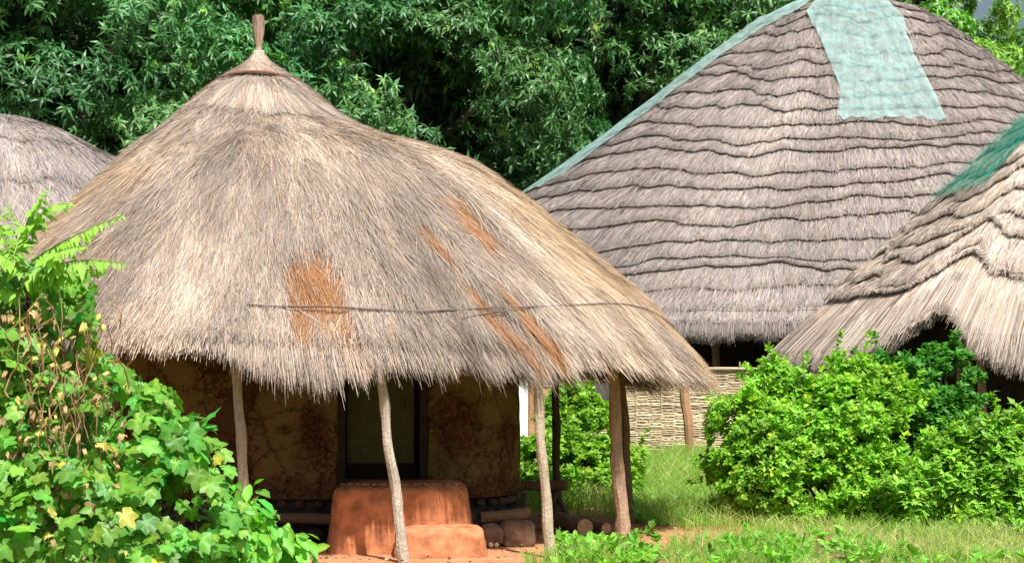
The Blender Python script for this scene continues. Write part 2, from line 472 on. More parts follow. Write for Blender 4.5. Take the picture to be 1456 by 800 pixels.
def build_hut1_roof(parent):
    rng = np.random.default_rng(5)
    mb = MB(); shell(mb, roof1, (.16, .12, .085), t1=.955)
    N = 640000
    th = pick_theta(rng, N); n = len(th)
    t0 = np.sqrt(rng.random(n)) * .97 + .0
    # long combed straws lying on the slope; ends lifted a little
    L = rng.uniform(.03, .10, n) * (1 + .3 * rng.standard_normal(n).clip(-1, 1))
    edge = t0 + L > .985 + .02 * rng.standard_normal(n)
    L = np.where(edge, np.maximum(.985 - t0 + .016 * rng.standard_normal(n), .02), L)
    comb = (fbm(th * 12, t0 * 9, 60, 3) - .5) * .17 + .042 * rng.standard_normal(n)
    tang = rng.random(n) < .09
    comb = np.where(tang, .12 * rng.standard_normal(n), comb)
    dth = comb * L / np.maximum(t0, .12) * 4.0
    tier = fbm(th * 9, t0 * 26, 63, 2)
    l0 = rng.uniform(-.005, .02, n); l2 = l0 + rng.uniform(.0, .04, n) + .03 * (tier > .58)
    mid, _ = roof1.pt(th, t0 + L * .5, 0 * th)
    over = .038 * np.clip((patch_dist(th, t0 + L * .5, mid) - .95) * 3, 0, 1) * np.clip((t0 + L * .5 - .26) * 8, 0, 1)
    l0 = l0 + over; l2 = l2 + over
    p0, nn = roof1.pt(th, t0, l0)
    p1, _ = roof1.pt(th + dth * .5, t0 + L * .5, (l0 + l2) * .5 + .004)
    p2, _ = roof1.pt(th + dth, t0 + L, l2)
    tilt = nrm(nn + .35 * rng.standard_normal((n, 3)))
    ribbons(mb, p0, p1, p2, tilt, rng.uniform(.0024, .0052, n), hut1_colour(rng, th, t0 + L * .5, p1))
    # the small flared collar course below the cap
    m = 20000; th = rng.uniform(-pi, pi, m); t0 = rng.uniform(.07, .19, m); tl = .235 + .02 * (fbm(th * 5, 1.0, 71) - .5) + .012 * rng.standard_normal(m)
    p0, nn = roof1.pt(th, t0, np.full(m, .015)); p1, _ = roof1.pt(th, (t0 + tl) / 2, np.full(m, .04)); p2, _ = roof1.pt(th, tl, np.full(m, .055))
    ribbons(mb, p0, p1, p2, nrm(nn + .3 * rng.standard_normal((m, 3))), rng.uniform(.004, .008, m), hut1_colour(rng, th, t0, p1) * .95)
    # hanging fringe at the eave
    m = 130000
    th = pick_theta(rng, m); m = len(th)
    tuft = fbm(th * 7, 2.2, 80, 2); fine = fbm(th * 42, 5.2, 83, 2)
    t0 = rng.uniform(.86, .985, m)
    drop = .025 + .48 * np.clip(tuft - .36, 0, 1) + .26 * (fine - .4) + .035 * rng.standard_normal(m) + (rng.random(m) < .02) * rng.uniform(0, .16, m)
    drop = drop + .20 * np.exp(-((th + 1.36) / .11) ** 2) - .09 * np.exp(-((th + 1.61) / .10) ** 2) + .10 * np.exp(-((th + .55) / .05) ** 2)
    drop = np.clip(drop, .01, .6)
    dth = (fbm(th * 20, .4, 85, 2) - .5) * .05 + .014 * rng.standard_normal(m)
    l0 = rng.uniform(-.10, .03, m)
    p0, nn = roof1.pt(th, t0, l0)
    te = np.full(m, 1.0) + .012 * rng.standard_normal(m) + l0 * .12
    p1, _ = roof1.pt(th + dth * .4, te, l0 + .005)
    out = np.stack([np.cos(th + dth * 4), np.sin(th + dth * 4), np.zeros(m)], -1)
    p2 = p1 + out * (drop * rng.uniform(.35, 1.0, m))[:, None] + np.array([0, 0, -1.0]) * (drop * rng.uniform(.6, .95, m))[:, None]
    ribbons(mb, p0, p1, p2, nrm(nn + .35 * rng.standard_normal((m, 3))), rng.uniform(.0024, .005, m), hut1_colour(rng, th, np.full(m, .97), p1) * 1.02)
    return mb.build("roof", M_STRAW, parent)

# -------- roofs laid in stepped courses
def course_roof(parent, roof, NC, step, colour, seed, nblades, bw, apron=None, name="roof", wav=.32, tmax=1.0, t_first=0.0, fr_drop=.25):
    rng = np.random.default_rng(seed)
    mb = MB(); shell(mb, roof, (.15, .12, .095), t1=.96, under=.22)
    def sline(i, th):
        i = np.asarray(i, float)
        cs, sn = np.cos(th) * 2.4, np.sin(th) * 2.4
        w = wav * ((fbm(cs * 1.1 + 5, sn * 1.1 + i * .42, seed + 1, 2) - .5) * 2 + .8 * (fbm(cs * 4, sn * 4 + i * 2.3, seed + 2, 2) - .5) + .35 * (fbm(cs * 14, sn * 14 + i * 5, seed + 3, 2) - .5))
        t = (i + (w + .5 * (hsh(i, i * 0 + 1, seed + 40) - .5) * (fbm(cs + i, sn, seed + 41, 2) > -1)) * np.clip(i, 0, 1)) / NC
        return (t_first + (tmax - t_first) * t) * 1.0
    nth = 420
    th = np.linspace(-pi, pi, nth, endpoint=False)
    us = np.array([0, .15, .4, .7, .9, 1.0]); lf = np.array([.02, .35, .62, .9, 1.0, .9])
    for i in range(NC):
        a = sline(i, th); b = sline(i + 1, th)
        if i == NC - 1: b = np.full(nth, tmax * .985)
        ev = roof.eave(th)
        rows = []
        for u, l in zip(us, lf):
            t = np.minimum(a + (b - a) * u, .97) * ev
            p, _ = roof.pt(th, t, np.full(nth, step * l)); rows.append(p)
        p, _ = roof.pt(th, np.minimum(b * ev, .97 * ev), np.full(nth, .0)); rows.append(p)
        v = np.stack(rows); m = len(rows)
        ii = np.arange(m - 1)[:, None] * nth + np.arange(nth)[None]; jj = np.arange(m - 1)[:, None] * nth + (np.arange(nth)[None] + 1) % nth
        cc = np.tile(np.array([.22, .18, .15]), (m * nth, 1)); cc[-nth:] = (.07, .055, .045)  # foot of each lip darkened to paint the course's shadow line
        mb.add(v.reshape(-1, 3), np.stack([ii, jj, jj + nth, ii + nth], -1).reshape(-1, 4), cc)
    # straws of each course
    th = pick_theta(rng, nblades); n = len(th)
    wgt = np.arange(1, NC + 1) ** 1.0
    ci = rng.choice(NC, n, p=wgt / wgt.sum())
    a = sline(ci, th); b = sline(ci + 1, th); ev = roof.eave(th)
    b = np.where(ci == NC - 1, tmax, b)
    u0 = rng.uniform(-.25, .8, n); u1 = np.where(rng.random(n) < .5, 1 + .085 * rng.standard_normal(n), u0 + rng.uniform(.25, .5, n)); u1 = np.minimum(u1, 1.0 + .10 * np.abs(rng.standard_normal(n)))
    u1 = np.maximum(u1, u0 + .1)
    u1 = u1 - .10 * (fbm(th * 60, ci * 3.3, seed + 8, 2) > .62)
    f = lambda u: step * np.interp(u, [-.3, 0, .15, .4, .7, .9, 1.0, 1.2], [.0, .1, .4, .66, .93, 1.02, .94, .75])
    jit = rng.uniform(0, .018, n)
    dth = .02 * rng.standard_normal(n) * (1 / NC) / np.maximum(a, .15) * 5
    p0, nn = roof.pt(th, (a + (b - a) * u0) * ev, f(u0) + jit)
    p1, _ = roof.pt(th + dth * .5, (a + (b - a) * (u0 + u1) / 2) * ev, f((u0 + u1) / 2) + jit + .006)
    p2, _ = roof.pt(th + dth, (a + (b - a) * u1) * ev, f(u1) + jit * .8)
    keep = a > t_first - .01
    c = colour(rng, th, a + (b - a) * u1, p1, ci)
    tilt = nrm(nn + .3 * rng.standard_normal((n, 3)))
    ribbons(mb, p0[keep], p1[keep], p2[keep], tilt[keep], rng.uniform(bw * .7, bw * 1.3, n)[keep], c[keep])
    # fringe
    m = int(nblades * .22)
    th = pick_theta(rng, m); m = len(th)
    ev = roof.eave(th)
    t0 = rng.uniform(.88, .97, m) * ev; l0 = rng.uniform(-.12, step, m)
    drop = fr_drop * (.35 + .9 * fbm(th * 9, 1.1, seed + 21, 2) + .5 * (fbm(th * 50, 4.1, seed + 22, 2) - .5)) * rng.uniform(.7, 1.15, m)
    if apron: drop = drop * apron(th)
    p0, nn = roof.pt(th, t0, l0); p1, _ = roof.pt(th, ev * 1.0, l0 + .004)
    out = np.stack([np.cos(th), np.sin(th), np.zeros(m)], -1)
    p2 = p1 + out * (drop * (.6 if apron else .35))[:, None] - np.array([0, 0, 1.0]) * (drop * .85)[:, None] + .012 * rng.standard_normal((m, 3))
    ribbons(mb, p0, p1, p2, nrm(nn + .3 * rng.standard_normal((m, 3))), rng.uniform(bw * .5, bw, m), colour(rng, th, np.full(m, 1.0), p1, np.full(m, NC)))
    return mb.build(name, M_STRAW, parent)

def ring_wall(mb, cx, cy, rx, ry, z0, z1, expo=2.0, thick=.22, nth=160, nz=16, hole=None, colf=None, bulge=.02, seed=0):
    """a hand-laid mud wall; hole = (xmin, xmax, zmin, zmax) on the side facing the yard"""
    th = np.linspace(-pi, pi, nth, endpoint=False)
    zs = np.linspace(z0, z1, nz)
    if hole:
        zs = np.unique(np.round(np.concatenate([zs, [hole[2], hole[3]]]), 4)); nz = len(zs)
    c, s = np.cos(th), np.sin(th)
    k = (np.abs(c) ** expo + np.abs(s) ** expo) ** (-1 / expo)
    X0, Y0 = rx * k * c, ry * k * s
    if hole:
        fr = np.where(s < 0)[0]
        for xe in hole[:2]:
            j = fr[np.argmin(np.abs(cx + X0[fr] - xe))]; X0[j] = xe - cx
    outer = np.zeros((nz, nth, 3)); inner = outer.copy()
    b = bulge * (fbm(th[None] * 3, zs[:, None] * 2, seed, 2) - .5) * 2
    outer[..., 0] = cx + X0[None] * (1 + b); outer[..., 1] = cy + Y0[None] * (1 + b); outer[..., 2] = zs[:, None]
    inner[..., 0] = cx + X0[None] * (1 - thick / rx); inner[..., 1] = cy + Y0[None] * (1 - thick / ry); inner[..., 2] = zs[:, None]
    v = np.concatenate([outer.reshape(-1, 3), inner.reshape(-1, 3)]); M = nz * nth
    fs = []
    open_ = np.zeros((nz - 1, nth), bool)
    if hole:
        xm = cx + (X0 + np.roll(X0, -1)) / 2; zm = (zs[1:] + zs[:-1]) / 2
        open_ = (zm[:, None] > hole[2]) & (zm[:, None] < hole[3]) & (xm[None] > hole[0]) & (xm[None] < hole[1]) & (s[None] < 0)
    for i in range(nz - 1):
        for j in range(nth):
            if open_[i, j]: continue
            k2 = (j + 1) % nth
            a, b_, c_, d = i * nth + j, i * nth + k2, (i + 1) * nth + k2, (i + 1) * nth + j
            fs.append((a, b_, c_, d)); fs.append((M + d, M + c_, M + b_, M + a))
            if open_[i, k2]: fs.append((b_, M + b_, M + c_, c_))
            if open_[i, (j - 1) % nth]: fs.append((a, d, M + d, M + a))
            if i > 0 and open_[i - 1, j]: fs.append((a, M + a, M + b_, b_))
            if i < nz - 2 and open_[i + 1, j]: fs.append((d, c_, M + c_, M + d))
            if i == nz - 2: fs.append((d, c_, M + c_, M + d))
            if i == 0: fs.append((a, M + a, M + b_, b_))
    col = colf(v) if colf else (.3, .2, .1)
    mb.add(v, np.array(fs), col)

def box(mb, x0, x1, y0, y1, z0, z1, col):
    v = np.array([(x, y, z) for z in (z0, z1) for y in (y0, y1) for x in (x0, x1)], float)
    f = np.array([(0, 2, 3, 1), (4, 5, 7, 6), (0, 1, 5, 4), (2, 6, 7, 3), (0, 4, 6, 2), (1, 3, 7, 5)])
    mb.add(v, f, col)

def lump(mb, c, r, col, seed=0, amp=.15, e=2.0, nu=28, nv=18, flat=None, freq=1.6):
    """rounded, uneven lump (stone, clay): a superellipsoid with noise"""
    u = np.linspace(-pi, pi, nu, endpoint=False); w = np.linspace(-pi / 2, pi / 2, nv)
    U, W = np.meshgrid(u, w)
    q = 2 / e
    sp = lambda a: np.sign(a) * np.abs(a) ** q
    d = np.stack([sp(np.cos(W)) * sp(np.cos(U)), sp(np.cos(W)) * sp(np.sin(U)), sp(np.sin(W))], -1)
    k = 1 + amp * 2 * (fbm(d[..., 0] * freq + d[..., 2] * freq + 3 + seed, d[..., 1] * freq - d[..., 2] * freq * .7 + seed, seed, 3) - .5)
    v = np.asarray(c) + d * np.asarray(r) * k[..., None]
    if flat is not None: v[..., 2] = np.maximum(v[..., 2], flat)
    i = np.arange(nv - 1)[:, None] * nu + np.arange(nu)[None]; j = np.arange(nv - 1)[:, None] * nu + (np.arange(nu)[None] + 1) % nu
    mb.add(v.reshape(-1, 3), np.stack([i, j, j + nu, i + nu], -1).reshape(-1, 4), col)

# ------------------------------------------------------------------ the near hut
def near_hut():
    t = thing("thatched_hut", (HX, HY, 0), "near mud-walled hut, shaggy straw roof with orange-brown patches and a grass tuft on top", "hut")
    build_hut1_roof(t)
    # cap, binding ring, tuft
    rng = np.random.default_rng(8)
    mb = MB(); m = 5200
    th = rng.uniform(-pi, pi, m); q = rng.uniform(0, .7, m); q2 = np.minimum(q + rng.uniform(.3, .5, m), 1.0 + .05 * rng.random(m))
    def cap(th, q, l=0):
        r = .05 + .35 * q ** 1.3; z = 4.955 - .285 * q ** .85
        return np.stack([HX + (r + l) * np.cos(th), HY + (r + l) * np.sin(th), z + l], -1)
    tt, qq = np.meshgrid(np.linspace(-pi, pi, 40, endpoint=False), np.linspace(0, 1, 8))
    cv = cap(tt, qq, -.012)
    i = np.arange(7)[:, None] * 40 + np.arange(40)[None]; j = np.arange(7)[:, None] * 40 + (np.arange(40)[None] + 1) % 40
    mb.add(cv.reshape(-1, 3), np.stack([i, j, j + 40, i + 40], -1).reshape(-1, 4), (.25, .19, .14))
    p0, p1, p2 = cap(th, q, .004), cap(th + .01, (q + q2) / 2, .008), cap(th + .02 * rng.standard_normal(m), q2, .004 + .01 * rng.random(m))
    nn = nrm(np.stack([np.cos(th), np.sin(th), np.full(m, 1.2)], -1) + .2 * rng.standard_normal((m, 3)))
    ribbons(mb, p0, p1, p2, nn, rng.uniform(.006, .01, m), straw_col(rng, m, (.38, .29, .23), .2))
    mb.build("cap", M_STRAW, t)
    mb = MB(); a = np.linspace(0, 2 * pi, 60)
    tube(mb, np.stack([HX + .405 * np.cos(a), HY + .405 * np.sin(a), 4.675 + .012 * np.sin(3 * a)], -1), .018, 8, (.17, .09, .065), .2, 3, capped=False)
    mb.build("binding_ring", M_WOOD, t)
    mb = MB(); m = 1500
    th = rng.uniform(-pi, pi, m); r0 = .05 * np.sqrt(rng.random(m)); h = rng.uniform(.18, .35, m)
    r1 = r0 * .62; r2 = r0 * rng.uniform(1.0, 1.55, m)
    f = lambda r, z: np.stack([HX + r * np.cos(th), HY + r * np.sin(th), z], -1)
    p0, p1, p2 = f(r0, np.full(m, 4.9)), f(r1, np.full(m, 5.0)), f(r2, 5.0 + h)
    ribbons(mb, p0, p1, p1 * .0 + (p1 + p2) / 2 + f(r1, np.zeros(m)) * 0, nrm(np.stack([np.cos(th), np.sin(th), 0 * th], -1) + .3 * rng.standard_normal((m, 3))), rng.uniform(.006, .01, m), straw_col(rng, m, (.40, .29, .23), .25))
    ribbons(mb, p1, (p1 + p2) / 2, p2, nrm(np.stack([np.cos(th), np.sin(th), 0 * th], -1) + .3 * rng.standard_normal((m, 3))), rng.uniform(.006, .011, m), straw_col(rng, m, (.42, .30, .24), .25))
    tf = mb.build("tuft", M_STRAW, t)
    mb = MB(); a = np.linspace(0, 2 * pi * 3, 60)
    tube(mb, np.stack([HX + .056 * np.cos(a), HY + .056 * np.sin(a), 4.905 + .05 * a / (6 * pi)], -1), .011, 6, (.66, .6, .52), .1, 2)
    b = mb.build("binding", M_STRAW, tf)
    # sticks lying across the thatch
    for k, pts in enumerate(([(352, 444), (400, 447), (450, 446), (520, 449), (600, 453), (680, 450), (760, 447), (830, 442), (880, 441), (915, 450), (960, 463)],
                             [(655, 462), (700, 455), (745, 448)])):
        a, b_ = roof1.locate([p[0] for p in pts], [p[1] for p in pts])
        p, _ = roof1.pt(a, b_, np.full(len(a), .095))
        q = np.linspace(0, len(p) - 1, len(p) * 5)
        pp = np.stack([np.interp(q, np.arange(len(p)), p[:, c]) for c in range(3)], -1)
        pp[:, 2] += .012 * (vn(q * 1.6, .5, 90 + k) - .5)
        mb = MB(); tube(mb, pp, .009, 7, (.15, .115, .10), .35, 20 + k)
        mb.build("batten", M_WOOD, t)
    # mud wall with the doorway
    WX, WY, WRX, WRY = -2.35, 19.6, 2.42, 1.55
    def wc(v):
        x, y = project(v)
        c = np.zeros((len(v), 3))
        for (a, b_, rx, ry, s_) in ((445, 615, 30, 58, .42), (428, 650, 22, 30, .3), (405, 610, 14, 10, .45), (370, 600, 12, 18, .25), (650, 605, 40, 55, .5), (690, 640, 30, 50, .3), (640, 660, 40, 25, .3), (300, 600, 16, 70, .25), (350, 560, 20, 40, .2)):
            d = np.hypot((x - a) / rx, (y - b_) / ry)
            c[:, 0] = np.maximum(c[:, 0], s_ * np.clip(1.5 - d, 0, 1) / .75)
        c[:, 0] = np.maximum(c[:, 0], .5 * np.clip(1 - (v[:, 2] - .40 - .25 * fbm(v[:, 0] * 5, v[:, 1] * 5, 9, 3)) / .16, 0, 1))   # rain splash along the foot
        return np.clip(c, 0, .55)
    mb = MB(); ring_wall(mb, WX, WY, WRX, WRY, .40, 2.25, expo=4.2, nth=420, nz=60, hole=(-1.66, -.80, .53, 2.0), colf=wc, bulge=.012, seed=5)
    w = mb.build("wall", M_MUD, t, smooth=False)
    # dark timber frame and the green-grey door leaf
    d = WY - WRY
    mb = MB(); dk = (.035, .026, .02)
    box(mb, -1.655, -1.585, d - .03, d + .12, .535, 1.99, dk); box(mb, -.875, -.805, d - .03, d + .12, .535, 1.99, dk)
    box(mb, -1.583, -.877, d - .03, d + .12, 1.92, 1.99, dk); box(mb, -1.583, -.877, d - .02, d + .14, .535, .60, dk)
    mb.build("door_frame", M_WOOD, t)
    mb = MB()
    for k in range(5):
        x0 = -1.575 + k * .128
        box(mb, x0, x0 + .1265, d + .10, d + .135, .74, 1.91, np.array((.088, .092, .042)) * (.96 + .08 * ((k * 37) % 5) / 4))
    box(mb, -1.57, -.945, d + .082, d + .099, .90, .98, (.085, .09, .042)); box(mb, -1.57, -.945, d + .082, d + .099, 1.62, 1.70, (.085, .09, .042))
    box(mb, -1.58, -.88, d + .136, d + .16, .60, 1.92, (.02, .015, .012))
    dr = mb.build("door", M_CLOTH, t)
    mb = MB(); tube(mb, [(-1.02, d + .07, 1.24), (-1.02, d + .05, 1.27), (-1.02, d + .05, 1.33), (-1.02, d + .07, 1.36)], .008, 6, (.05, .04, .035)); mb.build("handle", M_WOOD, dr)
    # rubble footing under the clay, and its timber sill
    mb = MB(); rng = np.random.default_rng(12)
    ring_wall(mb, WX, WY, WRX - .10, WRY - .08, -.1, .41, expo=4.2, nth=120, nz=4, colf=lambda v: np.full((len(v), 3), .05))
    for row, (z, s_) in enumerate(((.06, .12), (.22, .10), (.345, .07))):
        for q in np.arange(0, 2 * pi, s_ * 1.05):
            c, s = np.cos(q), np.sin(q)
            k = (abs(c) ** 4.2 + abs(s) ** 4.2) ** (-1 / 4.2)
            if s > .6: continue
            lump(mb, (WX + (WRX - .05) * k * c, WY + (WRY - .04) * k * s, z + rng.uniform(-.01, .01)), (s_ * .75, s_ * .75, s_ * .62), np.array((.09, .06, .045)) * rng.uniform(.6, 1.3), seed=int(rng.integers(999)), nu=10, nv=7)
    mb.build("foundation", M_STONE, t, smooth=True)
    mb = MB(); tube(mb, crooked((-.30, d - .10, .235), (.16, d + .05, .27), 8, .02, 4), .055, 10, (.24, .15, .09), .15, 3); mb.build("sill_beam", M_WOOD, t)
    mb = MB(); tube(mb, crooked((-2.4, d - .06, .235), (-1.65, d - .10, .22), 8, .02, 5), .05, 10, (.22, .14, .09), .15, 4); mb.build("sill_beam", M_WOOD, t)
    # verandah posts
    posts = [((333, 505), (357, 798), 16.55, .045, (.42, .36, .30), 1), ((538, 525), (577, 803), 16.3, .042, (.46, .40, .33), 2),
             ((761, 533), (785, 795), 16.65, .042, (.46, .38, .28), 3), ((868, 515), (887, 771), 18.0, .056, (.42, .27, .19), 4),
             ((880, 512), (897, 741), 20.1, .05, (.20, .13, .09), 5), ((790, 520), (793, 731), 20.6, .042, (.13, .09, .07), 6),  # first post here is coloured dark for the shade it stands in
             ((120, 505), (112, 780), 17.4, .045, (.40, .34, .28), 7), ((20, 500), (20, 760), 19.0, .045, (.35, .28, .22), 8)]
    for (a, b_), (c, e_), Y, r, col, sd in posts:
        top = P(a, b_, Y); bot = P(c, e_, Y); bot[2] = -.12; top[2] += .12
        mb = MB(); pts = crooked(bot, top, 22, .017, sd * 7)
        q = np.linspace(0, 1, 22); rr = r * (1.12 - .22 * q) * (1 + .13 * (vn(q * 9, .2, sd) - .3) * 2 * (vn(q * 9, .2, sd) > .55))
        tube(mb, pts, rr, 10, col, .16, sd)
        mb.build("post", M_WOOD, t)
    # eave sticks and rafters under the straw
    mb = MB(); tube(mb, crooked(P(150, 500, 16.9), P(345, 497, 16.5), 12, .015, 31), .014, 6, (.55, .46, .38), .2, 1)
    mb.build("eave_rail", M_WOOD, t)
    mb = MB(); tube(mb, crooked(P(345, 512, 16.55), P(545, 520, 16.1), 12, .015, 32), .02, 6, (.3, .22, .16), .2, 2); mb.build("eave_rail", M_WOOD, t)
    mb = MB(); tube(mb, crooked(P(545, 520, 16.1), P(762, 516, 16.6), 12, .015, 33), .02, 6, (.3, .22, .16), .2, 2); mb.build("eave_rail", M_WOOD, t)
    mb = MB(); tube(mb, crooked(P(762, 516, 16.6), P(868, 524, 18.0), 12, .015, 34), .02, 6, (.3, .22, .16), .2, 2); mb.build("eave_rail", M_WOOD, t)
    mb = MB(); tube(mb, crooked(P(158, 540, 16.7), P(192, 508, 16.8), 8, .01, 35), .012, 6, (.62, .5, .36), .2, 2); mb.build("eave_rail", M_WOOD, t)
    for q in np.linspace(-pi, pi, 26, endpoint=False):
        tt = np.linspace(.12, .96, 8)
        p, _ = roof1.pt(np.full(8, q), tt, np.full(8, -.2)); p[:, 2] -= .03
        mb = MB(); tube(mb, p, .028, 6, (.25, .18, .12), .2, int(q * 10) % 50 + 60); mb.build("rafter", M_WOOD, t)
near_hut()

def clay_steps():
    t = thing("clay_porch", (-1.0, 17.5, 0), "red clay porch block with a rounded lower step in front of the hut doorway", "porch")
    def block(mb, x0, x1, y0, y1, z1, flare, seed, col, e=.055):
        n = 26; rng = np.random.default_rng(seed)
        zs = np.linspace(-.05, z1, 14)
        per = []
        M = 120; a = np.linspace(-pi, pi, M, endpoint=False); c, s = np.cos(a), np.sin(a)
        k = (np.abs(c) ** 5 + np.abs(s) ** 5) ** (-1 / 5)
        rows = []
        for z in list(zs) + ["r1", "r2", "c1", "c2"]:
            if isinstance(z, str):
                ins, zz = {"r1": (.012, z1 + .02), "r2": (.045, z1 + .045), "c1": (.12, z1 + .06), "c2": (99, z1 + .062)}[z]
            else: ins, zz = 0, z
            fl = flare * (1 - max(0, zz) / z1)
            hx, hy = (x1 - x0) / 2 + fl - ins, (y1 - y0) / 2 + fl * .6 - ins
            hx, hy = max(hx, .001), max(hy, .001)
            X = (x0 + x1) / 2 + hx * k * c; Yy = (y0 + y1) / 2 + hy * k * s
            b = .07 * (fbm(a * 3 + seed, zz * 5, seed, 4) - .5)
            rows.append(np.stack([X + b * c, Yy + b * s, np.full(M, zz) + (.03 * (fbm(a * 2, 1.7, seed + 4, 2) - .5) if zz > z1 * .6 else 0)], -1))
        v = np.stack(rows); m = len(rows)
        i = np.arange(m - 1)[:, None] * M + np.arange(M)[None]; j = np.arange(m - 1)[:, None] * M + (np.arange(M)[None] + 1) % M
        mb.add(v.reshape(-1, 3), np.stack([i, j, j + M, i + M], -1).reshape(-1, 4), col)
    mb = MB(); block(mb, -1.61, -.42, 17.02, 18.0, .54, .09, 5, (.53, .205, .095)); mb.build("platform", M_CLAY, t, smooth=True)
    mb = MB(); block(mb, -1.02, -.27, 16.62, 17.2, .20, .035, 9, (.53, .22, .11)); mb.build("lower_step", M_CLAY, t, smooth=True)
    rng = np.random.default_rng(4)
    for k in range(30):
        mb = MB()
        x = -1.55 + k * .037 + rng.uniform(-.02, .02)
        lump(mb, (x, 17.03 + rng.uniform(0, .03), .612 + rng.uniform(0, .006)), (.013, .013, .010), np.array((.22, .17, .14)) * rng.uniform(.4, 1.4), seed=k, nu=8, nv=6)
        mb.build("edging_pebble", M_STONE, t, smooth=True)
clay_steps()

# ------------------------------------------------------------------ the big hut behind
def grey_colour(base, seed, pinkish=1.0):
    def f(rng, th, t, mid, ci):
        n = len(th)
        a = fbm(th * 6, t * 6, seed, 3); b = fbm(th * 22, t * 3, seed + 5, 2)
        g = np.asarray(ci) * .618 % 1
        st = fbm(th * 2.6, t * 2.2, seed + 9, 3)
        m = .30 + .42 * a + .26 * b + .62 * st + .06 * (hsh(np.asarray(ci, float), np.zeros(n), seed) - .5)
        c = np.array(base)[None] * m[:, None] * (1 + .22 * rng.standard_normal(n))[:, None]
        c = c * (1 + np.array([.04, 0, -.04]) * rng.standard_normal(n)[:, None])
        d = rng.random(n) < .10; c[d] *= .5
        return np.clip(c, .02, .8)
    return f

BX, BY = 6.7, 37.2
def ZB(t, th):
    return np.interp(t, [0, .06, .12, .25, .5, .75, 1.0], [8.70, 8.45, 8.17, 7.27, 5.56, 3.88, 2.20]) + 0 * th
def RB(th):
    c, s = np.cos(th), np.sin(th)
    rx = np.where(c > 0, 8.5, 9.4)
    return 1 / ((np.abs(c) / rx) ** 2.3 + (np.abs(s) / 6.6) ** 2.3) ** (1 / 2.3)
roofB = Roof(BX, BY, RB, ZB, ridge=.72, bump=.10, seed=11)

def posts_and_wall(t, cx, cy, rx, ry, n, zt, pr, seed, wr=.72, wallcol=(.2, .13, .08)):
    rng = np.random.default_rng(seed)
    for k in range(n):
        a = -pi + (k + .5) * 2 * pi / n + rng.uniform(-.03, .03)
        x, y = cx + rx * math.cos(a), cy + ry * math.sin(a)
        mb = MB(); tube(mb, crooked((x, y, -.1), (x + rng.uniform(-.05, .05), y, zt), 12, .03, seed + k), pr * rng.uniform(.85, 1.15), 8, np.array((.30, .20, .13)) * rng.uniform(.7, 1.2), .15, k)
        mb.build("post", M_WOOD, t)
    mb = MB(); ring_wall(mb, cx, cy, rx * wr, ry * wr, -.1, zt + .35, nth=80, nz=6, colf=lambda v: np.tile(np.array([.045, .032, .024]), (len(v), 1)))  # near-black wall colour stands in for the shade under the roof
    mb.build("wall", M_CLAY, t)

def big_hut():
    t = thing("thatched_house", (BX, BY, 0), "largest house, its grey thatch laid in many stepped wavy courses, teal net over the ridge", "house")
    course_roof(t, roofB, 21, .08, grey_colour((.29, .252, .235), 101), 7, 420000, .013, fr_drop=.26, wav=.62, t_first=.03)
    posts_and_wall(t, BX, BY, 9.0, 6.25, 24, 2.6, .06, 33, wr=.66)
    # the two brown posts standing in front of the woven screen
    for (a, c, Y, r, sd) in ((973, 980, 29.6, .075, 3), (756, 752, 29.4, .08, 4)):
        bot = P(c, 680, Y); bot[2] = -.1; top = P(a, 490, Y)
        mb = MB(); tube(mb, crooked(bot, top, 14, .04, sd), r, 9, (.40, .23, .13), .14, sd); mb.build("post", M_WOOD, t)
big_hut()

